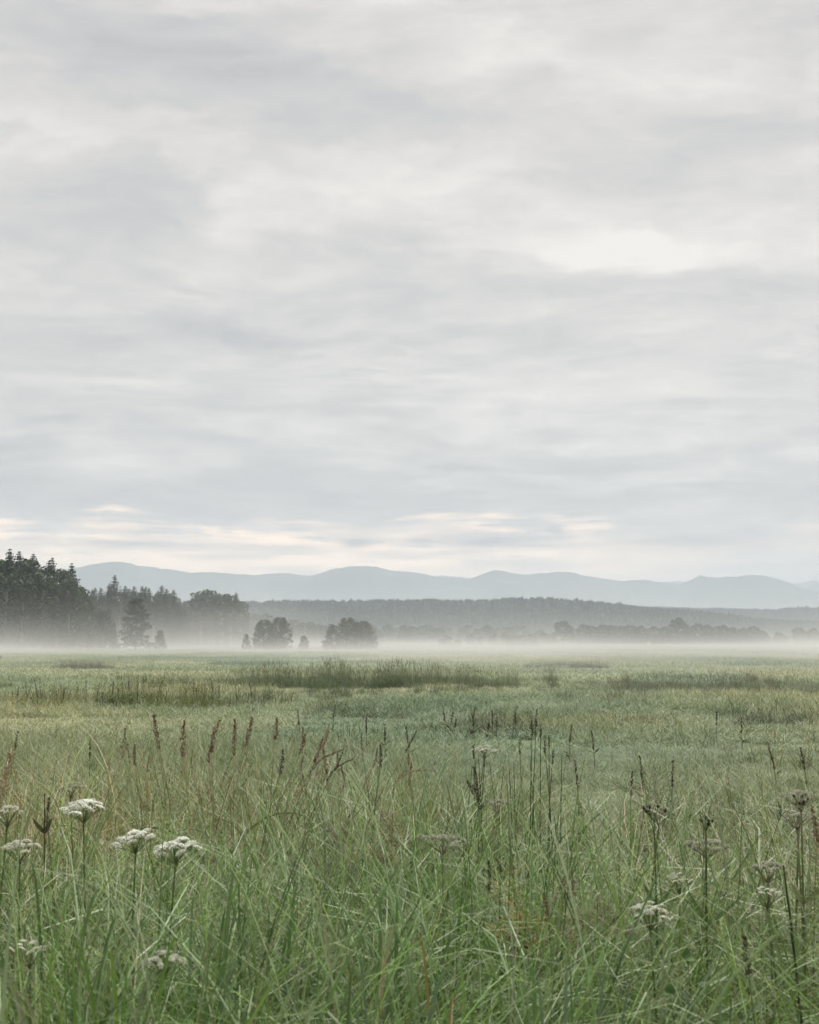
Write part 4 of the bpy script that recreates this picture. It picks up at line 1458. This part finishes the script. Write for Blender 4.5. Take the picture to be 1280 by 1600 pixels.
BROWN, DARKB, TAN, REDB = (0.19, 0.125, 0.09), (0.085, 0.066, 0.052), (0.30, 0.23, 0.155), (0.21, 0.115, 0.085)
SH = {}
for key, c_ in (('brown', BROWN), ('dark', DARKB), ('tan', TAN), ('red', REDB)):
    SH[key] = [seed_head_mesh(hash(key) % 97 if False else {'brown': 1, 'dark': 2, 'tan': 3, 'red': 4}[key] * 10 + k, 0.13, 0.011 if key != 'tan' else 0.015, c_, 190, 0.12 * k, 1.25) for k in range(3)]
SH_ARC = [seed_head_mesh(77, 0.13, 0.010, c_, 150, 0.75, 0.9) for c_ in (BROWN, TAN, DARKB)]


def reed_grass(tip, base, Y, label, key='brown', lean=0.0, seed=0, nleaf=3, hw=1.0, arc=None, straw=True):
    """a tall grass: stem, seed head running from pixel `base` to pixel `tip`, leaves"""
    rs = random.Random(seed * 17 + 3)
    a, b = at(base[0], base[1], Y), at(tip[0], tip[1], Y)
    d = b - a
    L = d.length
    foot = Vector((a.x - d.x / max(L, .01) * 0.18 + rs.uniform(-.05, .05), Y + rs.uniform(-.05, .05), 0))
    foot.z = gz(foot.x, foot.y)
    o = empty('reed_grass', foot, 0, label, 'grass plant', 'tall grasses with seed heads in the foreground')
    la = a - foot
    path = bez((0, 0, -0.02), (la - d.normalized() * la.z * 0.45), la, 10)
    sc = np.array(STRAW if straw else GREEN_STEM) * rs.uniform(0.8, 1.15)
    g = Geo()
    g.tube(path, [0.0030 - 0.0016 * i / 9 for i in range(10)], 5, sc)
    link_mesh('stem', g.mesh('reed_stem', PLANT, True), o)
    if arc is not None:
        me = SH_ARC[arc]
    else:
        me = SH[key][seed % 3]
    h = link_mesh('seed_head', me, o)
    h.location = la
    tq = d.normalized().to_track_quat('Z', 'X')
    if arc is not None:      # bend in the plane of the picture, starting along the stem
        ang = math.atan2(d.x, d.z)
        tq = Matrix.Rotation(ang - 0.55, 3, 'Y').to_quaternion()
    h.rotation_euler = tq.to_euler()
    s_ = L / 0.13
    hw *= rs.uniform(0.6, 1.1)
    h.scale = (hw * s_ ** 0.5, hw * s_ ** 0.5, s_)
    for k in range(nleaf):
        t = rs.uniform(0.30, 0.78)
        p = path[int(t * 9)]
        an = rs.uniform(0, 6.28)
        dd = Vector((math.cos(an), math.sin(an) * .6, 0))
        ll = rs.uniform(0.22, 0.42)
        g = Geo()
        cl = rs.choice([(0.24, 0.21, 0.12), (0.11, 0.15, 0.05), (0.18, 0.17, 0.09)])
        blade_strip(g, bez(p, p + dd * ll * .4 + Vector((0, 0, ll * .75)), p + dd * ll * rs.uniform(.8, 1.1) + Vector((0, 0, ll * rs.uniform(-.1, .5))), 9), rs.uniform(.005, .008), cl, None, .8, rs)
        link_mesh('leaf', g.mesh('reed_leaf', PLANT), o)
    return o


RG = [
    ((241, 1118), (249, 1172), 4.9, 'slender brown seed head at the left end of the row of seed heads', 'brown'),
    ((281, 1128), (287, 1184), 4.8, 'reddish brown seed head second from the left in the row', 'red'),
    ((329, 1127), (331, 1178), 4.7, 'straight reddish brown seed head in the middle of the left row', 'red'),
    ((367, 1125), (366, 1182), 4.7, 'dense dark brown upright seed head beside the right leaning one', 'brown'),
    ((400, 1124), (381, 1168), 4.8, 'brown seed head leaning to the right beside the dense upright one', 'brown'),
    ((323, 1165), (326, 1192), 4.7, 'short brown seed head under the straight reddish one', 'brown'),
    ((433, 1122), (430, 1156), 5.0, 'small red brown seed head standing alone right of the left row', 'red'),
    ((448, 1174), (437, 1210), 4.4, 'dark seed head leaning right below the small red brown one', 'dark'),
    ((485, 1143), (468, 1180), 4.6, 'reddish seed head leaning right, left of the bunched seed heads', 'red'),
    ((505, 1153), (491, 1192), 4.5, 'reddish seed head leaning right at the top of the bunch', 'red'),
    ((521, 1170), (484, 1214), 4.4, 'long drooping reddish seed head across the bunch', 'red'),
    ((548, 1186), (510, 1226), 4.4, 'dark drooping seed head lowest right of the bunch', 'dark'),
    ((505, 1170), (511, 1210), 4.5, 'thin upright reddish seed head inside the bunch', 'red'),
    ((599, 1165), (594, 1200), 4.9, 'dark narrow seed head between the bunch and the tan arching grass', 'dark'),
    ((664, 1197), (620, 1222), 4.3, 'tan grass head arching to the right in the centre', 'tan'),
    ((17, 1180), (5, 1245), 3.1, 'thick tan seed head at the left edge', 'tan'),
    ((2, 1215), (-4, 1268), 3.0, 'second tan seed head half cut off by the left edge', 'tan'),
    ((752, 1222), (750, 1266), 4.2, 'bushy blackish seed head in the centre beside the grey green umbel', 'dark'),
    ((741, 1200), (746, 1240), 4.6, 'thin dark stalk just left of the bushy blackish seed head', 'dark'),
    ((770, 1348), (763, 1396), 3.3, 'blackish seed head sloping low in the centre grass', 'dark'),
    ((784, 1340), (783, 1366), 3.4, 'short blackish seed head beside the sloping one', 'dark'),
    ((826, 1362), (824, 1395), 3.2, 'dark thin seed head within the yellowish dry plant', 'dark'),
    ((898, 1362), (895, 1402), 3.1, 'brown seed head right of the yellowish dry plant', 'brown'),
    ((862, 1398), (855, 1442), 2.9, 'brown seed head below the yellowish dry plant', 'brown'),
    ((1163, 1465), (1171, 1528), 2.35, 'thick black brown seed head at the lower right', 'dark'),
    ((1278, 1262), (1276, 1318), 3.2, 'red brown seed head at the right edge', 'red'),
    ((1226, 1258), (1219, 1276), 3.6, 'short blackish head left of the highest right umbel', 'dark'),
    ((240, 1250), (238, 1275), 4.4, 'short dark head low in the left grass', 'dark'),
    ((71, 1248), (75, 1290), 3.6, 'dark narrow seed head left of the highest white umbel', 'dark'),
]
for i, (tp, bs, Y_, lab, key) in enumerate(RG):
    arc = {14: 1, 11: 2, 10: 0}.get(i)
    reed_grass(tp, bs, Y_, lab, key, 0, i, 3, {24: 1.5, 17: 1.6, 15: 1.3}.get(i, 1.0), arc, key in ('red', 'brown', 'tan'))


rq = random.Random(44)
for i in range(16):
    px, py = rq.uniform(452, 640), rq.uniform(1168, 1248)
    ln, dxx = rq.uniform(18, 40), rq.uniform(-6, 22)
    reed_grass((px + dxx, py - ln), (px, py), rq.uniform(4.2, 5.2), 'small seed head half hidden among the grass of the bunch left of centre', rq.choice(('brown', 'red', 'tan', 'dark')), 0.0, 60 + i, 2, 0.8)
for i in range(10):
    px, py = rq.uniform(150, 430), rq.uniform(1185, 1260)
    reed_grass((px + rq.uniform(-8, 12), py - rq.uniform(16, 32)), (px, py), rq.uniform(4.4, 5.4), 'small seed head low in the grass under the left row of seed heads', rq.choice(('brown', 'tan', 'tan')), 0.0, 80 + i, 2, 0.8)


def rush_clump(stems_px, Y, label, seed, foot_px, leaves=16):
    rs = random.Random(seed)
    fx = xat(foot_px, Y)
    foot = Vector((fx, Y, gz(fx, Y)))
    o = empty('rush_clump', foot, 0, label, 'rush', 'green rush clumps right of centre')
    for k, (tx, ty, bx) in enumerate(stems_px):
        y_ = Y + rs.uniform(-.25, .25)
        a, b = at(bx + rs.uniform(-12, 12), 1270, y_) - foot, at(tx, ty, y_) - foot
        a.z = gz(a.x + foot.x, a.y + foot.y) - foot.z - .02
        g = Geo()
        pts = bez(a, (a + b) / 2 + Vector((rs.uniform(-.09, .09), 0, 0)), b, 7)
        g.tube(pts, [0.0046 - 0.0032 * i / 6 for i in range(7)], 6, np.array((0.075, 0.115, 0.042)) * rs.uniform(0.8, 1.2))
        st = link_mesh('stem', g.mesh('rush_stem', PLANT, True), o)
        if ty < 1180:
            g = Geo()
            for q in range(26):
                t = rs.uniform(0, 1)
                p = b - Vector((0, 0, 0.055 * t))
                an = rs.uniform(0, 6.28)
                g.leafquad(p, Vector((math.cos(an), math.sin(an), rs.uniform(.3, 2))), Vector((-math.sin(an), math.cos(an), .3)), rs.uniform(.008, .016), .005, np.array((0.04, 0.04, 0.025)) * rs.uniform(.7, 1.4))
            link_mesh('flower_tip', g.mesh('rush_tip', SEED), st)
    for k in range(leaves):
        g = Geo()
        x_ = rs.uniform(-.12, .12)
        an = rs.uniform(-.5, .5)
        L = rs.uniform(.8, 1.1)
        p0 = Vector((x_, rs.uniform(-.15, .15), -0.02))
        blade_strip(g, bez(p0, p0 + Vector((an * .3, 0, L * .8)), p0 + Vector((an * .9, rs.uniform(-.1, .1), L * rs.uniform(.85, 1.0))), 9), rs.uniform(.008, .012), (0.085, 0.125, 0.045), None, .5, rs)
        link_mesh('leaf', g.mesh('rush_leaf', PLANT), o)


rush_clump([(740, 1165, 748), (748, 1180, 750), (757, 1178, 758), (765, 1190, 766), (738, 1195, 740)], 6.0, 'leftmost thin clump of green rush stalks', 1, 750)
rush_clump([(787, 1197, 786), (795, 1180, 790), (803, 1190, 800), (812, 1160, 806), (818, 1196, 812)], 6.1, 'leafy middle clump of green rush stalks', 2, 800, 14)
rush_clump([(832, 1130, 830), (838, 1128, 833), (828, 1180, 826), (845, 1133, 842), (851, 1160, 846), (858, 1150, 852), (864, 1175, 858), (878, 1180, 872)], 5.9, 'tallest clump of green rush stalks with dark tips', 3, 846, 10)


# small upright dark stalks out in the nearer field
def stalk_plant(px, top, base, label, group, seed):
    rs = random.Random(seed)
    D = EYE * FPX / (base - HORIZON) * 0.99
    H = EYE - D * (top - HORIZON) / FPX
    x = xat(px, D, base)
    o = empty('dock_plant', (x, D, gz(x, D)), rs.uniform(0, 6), label, 'wild plant', group)
    g = Geo()
    lean = Vector((rs.uniform(-.2, .2), rs.uniform(-.12, .12), 0)) * H
    pts = bez((0, 0, -.02), (0, 0, H * .5), Vector((0, 0, H)) + lean, 5)
    g.tube(pts, [0.005, 0.0045, .004, .003, .002], 5, (0.09, 0.085, 0.05))
    link_mesh('stem', g.mesh('dock_stem', PLANT, True), o)
    g = Geo()
    for q in range(60):
        t = rs.uniform(0.55, 1)
        p = Vector((0, 0, H * t)) + lean * t * t
        an = rs.uniform(0, 6.28)
        g.leafquad(p, Vector((math.cos(an), math.sin(an), rs.uniform(.4, 1.6))), Vector((-math.sin(an), math.cos(an), .4)), rs.uniform(.02, .045) * (1.4 - t * .7), .018, np.array((0.07, 0.06, 0.04)) * rs.uniform(.7, 1.5))
    link_mesh('seed_spike', g.mesh('dock_spike', SEED), o)
    g = Geo()
    for q in range(7):
        t = rs.uniform(0.1, .55)
        p = Vector((0, 0, H * t))
        an = rs.uniform(0, 6.28)
        g.leafquad(p, Vector((math.cos(an), math.sin(an), .5)), Vector((-math.sin(an), math.cos(an), .1)), .14, .035, np.array((0.09, 0.12, 0.05)) * rs.uniform(.8, 1.2))
    link_mesh('leaves', g.mesh('dock_leaves', PLANT), o)


for i, px in enumerate((138, 150, 162, 173, 188, 200, 216, 233, 245, 262, 300, 312, 331, 345, 384, 396, 95, 60, 30, 275)):
    stalk_plant(px + (i * 5) % 9 - 4, 1054 + (i * 13) % 31, 1104 + (i * 7) % 12, 'upright dark stalk rising from the green strip on the left', 'dark stalks in the left weed strip', i)
for i, px in enumerate((697, 703, 710, 738, 741, 762, 770, 776, 801, 806, 829, 836)):
    stalk_plant(px, 1098 + (i * 11) % 29, 1150, 'upright dark stalk on the rough tussocks right of centre', 'dark stalks on the tussocks right of centre', 40 + i)
for i, (px, tp) in enumerate(((468, 1110), (520, 1100), (573, 1120), (602, 1132), (640, 1138), (890, 1130), (905, 1185), (930, 1140), (985, 1200), (1050, 1185), (1006, 1180), (1120, 1110), (1160, 1118), (1215, 1165), (1262, 1165), (20, 1140), (190, 1130), (205, 1150), (140, 1152))):
    stalk_plant(px, tp, tp + 42 + (tp - 1100) * .55, 'single dark stalk standing scattered in the open meadow', 'scattered dark stalks in the meadow', 70 + i)


# broad-leaved tufts and single large blades close to the camera
def leaf_tuft(label, Y, foot_px, blades_px, seed, cols, w=(0.005, 0.008), name='broad_leaved_grass'):
    """blades_px: (tip px, tip py, bow) from a common foot in the grass"""
    rs = random.Random(seed)
    fx = xat(foot_px, Y, 1450)
    foot = Vector((fx, Y, gz(fx, Y)))
    o = empty(name, foot, 0, label, 'grass plant', 'broad leaved grasses close to the camera')
    for k, b in enumerate(blades_px):
        tip = at(b[0] + (rs.choice((-1, 1)) * rs.uniform(30, 110) if len(b) == 2 else 0), b[1] + (rs.uniform(20, 80) if len(b) == 2 else 0), Y + rs.uniform(-.1, .1)) - foot
        mid_z = tip.z * b[2] if len(b) > 2 else tip.z * rs.uniform(1.0, 1.2)
        p0 = Vector((rs.uniform(-.03, .03) + (b[3] if len(b) > 3 else 0), rs.uniform(-.04, .04), -0.02))
        mid = Vector((p0.x + (tip.x - p0.x) * 0.35, tip.y * .5, mid_z))
        g = Geo()
        c = rs.choice(cols)
        blade_strip(g, bez(p0, mid, tip, 14), rs.uniform(*w), np.array(c) * rs.uniform(.85, 1.15), np.array(c) * 1.15, .7, rs)
        link_mesh('leaf', g.mesh('broad_leaf', PLANT), o)
    return o


BRT = [(0.125, 0.21, 0.045), (0.105, 0.185, 0.045), (0.14, 0.22, 0.06)]
DRK = [(0.10, 0.18, 0.062), (0.09, 0.16, 0.058), (0.12, 0.19, 0.08)]
PAL = [(0.20, 0.22, 0.14), (0.25, 0.24, 0.15), (0.17, 0.21, 0.12)]
TEAL = [(0.11, 0.17, 0.10), (0.13, 0.18, 0.12)]
leaf_tuft('bright green tuft of upright broad leaves just left of centre', 3.5, 472, [(452, 1300), (468, 1288), (484, 1292), (500, 1298), (520, 1308), (460, 1330), (512, 1282)], 1, BRT)
leaf_tuft('tuft with one long dark blade slanting right in the left foreground', 2.6, 300, [(398, 1312, .72), (330, 1330), (285, 1350), (352, 1380)], 2, DRK)
leaf_tuft('dark tall blades standing near the left edge', 2.5, 88, [(118, 1322), (100, 1360), (62, 1400), (140, 1390)], 3, DRK)
leaf_tuft('tuft of dark upright blades left of centre', 2.7, 405, [(426, 1305), (418, 1350), (440, 1372), (390, 1385)], 4, DRK)
leaf_tuft('long grey green blade slanting up to the right in the centre', 2.9, 430, [(556, 1300, .62), (520, 1330, .7), (575, 1290, .6)], 5, [(0.15, 0.17, 0.10)])
leaf_tuft('pale bent blades drooping in the lower left corner', 2.1, 130, [(250, 1535, 1.12), (188, 1448, .9), (20, 1560, 1.1), (60, 1500)], 6, PAL + TEAL, (.007, .010))
leaf_tuft('bluish green blade arching over at the bottom centre', 2.1, 620, [(720, 1545, 1.16), (560, 1480, .95), (640, 1470), (600, 1520)], 7, TEAL)
leaf_tuft('bluish blades arching over at the bottom right of centre', 2.1, 880, [(1010, 1545, 1.15), (960, 1500, 1.05), (850, 1480), (900, 1460)], 8, TEAL)
leaf_tuft('long pale blade leaning left and right in the right foreground', 2.6, 1000, [(902, 1358, .8), (975, 1440), (1040, 1430, .9)], 9, PAL, (.005, .008))
leaf_tuft('dark sharp blade leaning left at the bottom right of centre', 2.3, 830, [(772, 1458, .72), (860, 1490)], 10, DRK)
leaf_tuft('pair of slim dark blades in the middle foreground', 2.7, 590, [(630, 1392), (612, 1430), (690, 1400), (552, 1340)], 11, DRK, (.006, .009))
leaf_tuft('straw coloured blades among the green in the middle foreground', 2.4, 575, [(600, 1435, .85), (545, 1400), (490, 1380, .9)], 12, [STRAW, (0.3, 0.27, 0.17)], (.004, .006))
leaf_tuft('orange brown dying blade at the bottom centre', 2.2, 670, [(662, 1500), (735, 1460)], 13, [(0.24, 0.18, 0.075), (0.21, 0.15, 0.07)], (.005, .007))
leaf_tuft('fresh green blades at the lower left', 2.2, 210, [(180, 1400), (230, 1420), (160, 1450), (262, 1440)], 14, BRT)
leaf_tuft('fresh green blades at the bottom between the arching bluish ones', 2.2, 770, [(745, 1480), (790, 1500), (810, 1520), (728, 1530)], 15, BRT)
leaf_tuft('broad blue green blades in the lower right', 2.25, 1090, [(1060, 1500), (1110, 1480), (1130, 1520), (1150, 1560, 1.1)], 16, TEAL)


def leafy_stem(label, Y, top, foot_px, pairs, seed, col=(0.075, 0.12, 0.045), bend=0.0, buds=True):
    rs = random.Random(seed)
    t_ = at(top[0], top[1], Y)
    fx = xat(foot_px, Y, 1450)
    foot = Vector((fx, Y, gz(fx, Y)))
    o = empty('leafy_herb', foot, 0, label, 'wild plant', 'leafy herbs in the right foreground')
    tip = t_ - foot
    pts = bez((0, 0, -.02), (bend, 0, tip.z * .6), tip, 12)
    g = Geo()
    g.tube(pts, [0.0042 - 0.0025 * i / 11 for i in range(12)], 6, col)
    link_mesh('stem', g.mesh('herb_stem', PLANT, True), o)
    for (py, dxl, dxr, up) in pairs:
        z = hgt(py, Y) - foot.z
        p = min(pts, key=lambda q: abs(q.z - z))
        for dxx in (dxl, dxr):
            if not dxx:
                continue
            g = Geo()
            w = dxx / FPX * Y
            blade_strip(g, bez(p, p + Vector((w * .5, -.02, up * .4)), p + Vector((w, -.03, up)), 9), 0.009, np.array(col) * 1.15, None, .5, rs)
            link_mesh('leaf', g.mesh('herb_leaf', PLANT), o)
    if not buds:
        return
    g = Geo()
    for q in range(8):
        an = rs.uniform(0, 6.28)
        d = Vector((math.cos(an), math.sin(an), rs.uniform(.3, 1.5))).normalized()
        e_ = tip + d * rs.uniform(.012, .035)
        g.tube([tip - Vector((0, 0, .012)), e_], 0.0006, 3, col)
        g.octa(e_, rs.uniform(.0025, .0045), np.array((0.045, 0.035, 0.03)) * rs.uniform(.7, 1.4), 1.3)
    link_mesh('buds', g.mesh('herb_buds', SEED), o)


leafy_stem('tall straight herb with a pair of leaves and dark buds on the right', 2.95, (1103, 1290), 1102, [(1448, -30, 55, .07)], 1)
leafy_stem('shorter herb with paired leaves left of the tall straight one', 3.2, (1022, 1276), 1030, [(1392, -24, 26, .06)], 2, (0.095, 0.14, 0.06))
leafy_stem('dark bent stalk curving up at the right edge', 2.6, (1224, 1352), 1262, [], 3, (0.05, 0.05, 0.035), 0.02, False)
leafy_stem('pale upright stalk carrying small buds under the right edge umbels', 3.1, (1252, 1262), 1256, [(1430, -25, 30, .05)], 4, (0.15, 0.17, 0.08))
leafy_stem('dark upright stalk between the left umbels and the row of seed heads', 3.6, (70, 1240), 72, [(1300, -14, 16, .04)], 5, (0.07, 0.07, 0.04), 0.0, False)


# plant with round leaf and the yellowish dry plant
def round_leaf_herb(px, py, Y, label):
    c = at(px, py, Y)
    foot = Vector((c.x + .03, Y + .04, gz(c.x, Y)))
    o = empty('round_leaved_herb', foot, 0, label, 'wild plant')
    for k, (dx_, dz_, r_) in enumerate(((0, -.02, .013), (.03, -.06, .010), (-.03, -.075, .011))):
        ctr = c - foot + Vector((dx_, 0, dz_))
        g = Geo()
        V = [tuple(ctr + Vector((0, .004, 0)))]
        for j in range(14):
            a = 2 * math.pi * j / 14
            rr = r_ * (1 + .08 * math.sin(3 * a))
            V.append(tuple(ctr + Matrix.Rotation(0.9 * math.sin(k * 2.1 + 1), 3, 'Z') @ Matrix.Rotation(-0.75 + .3 * math.sin(k * 3.3), 3, 'X') @ Vector((rr * math.cos(a), -.004 + .005 * math.cos(2 * a), rr * math.sin(a) * .95))))
        g.add(V, [(0, 1 + j, 1 + (j + 1) % 14) for j in range(14)], (0.085, 0.165, 0.045))
        lf = link_mesh('leaf', g.mesh('round_leaf', PLANT, True), o)
        g = Geo()
        g.tube(bez((0, 0, -.02), (ctr.x * .3 + .02, 0, ctr.z * .7), ctr - Vector((0, 0, r_ * .3)), 6), .0009, 4, GREEN_STEM)
        link_mesh('leaf_stalk', g.mesh('leaf_stalk', PLANT), lf)


round_leaf_herb(1074, 1476, 2.4, 'small herb with a round dark green leaf in the right foreground')


def bedstraw(px0, px1, top, bottom, Y, label, seed, col):
    rs = random.Random(seed)
    c = at((px0 + px1) / 2, top, Y)
    foot = Vector((c.x, Y, gz(c.x, Y)))
    o = empty('dry_herb', foot, 0, label, 'wild plant')
    wid = 1.5 * (px1 - px0) / FPX * Y
    z0, z1 = hgt(bottom, Y), hgt(top, Y)
    for k in range(12):
        x = rs.uniform(-.5, .5) * wid
        y = rs.uniform(-.22, .22)
        h = rs.uniform(.80, 1.0) * z1 * (1 - 0.25 * (x / wid) ** 2)
        g = Geo()
        pts = bez((x * .4, y, -.02), (x * .7, y, h * .6), (x, y, h), 8)
        g.tube(pts, .0013, 3, np.array(col) * .8)
        st = link_mesh('stem', g.mesh('dry_stem', PLANT), o)
        g = Geo()
        for q in range(130):
            z = rs.uniform(z0, h)
            f = z / h
            an = rs.uniform(0, 6.28)
            r_ = rs.uniform(0, .035)
            p = Vector((x * (.4 + .6 * f) + r_ * math.cos(an), y + r_ * math.sin(an), z))
            g.leafquad(p, Vector((math.cos(an), math.sin(an), rs.uniform(.2, 1.4))), Vector((-math.sin(an), math.cos(an), rs.uniform(-.5, .5))), rs.uniform(.008, .018), .004, np.array(col) * rs.uniform(.6, 1.3))
        link_mesh('flower_spray', g.mesh('flower_spray', PLANT), st)


bedstraw(790, 870, 1318, 1420, 3.4, 'yellowish brown withered herb right of centre', 1, (0.30, 0.25, 0.09))
bedstraw(560, 610, 1210, 1320, 4.2, 'tan withered herb in the centre below the arching grass', 2, (0.24, 0.20, 0.11))
bedstraw(895, 960, 1330, 1430, 3.2, 'pinkish brown dry herb right of the yellowish one', 3, (0.21, 0.18, 0.115))
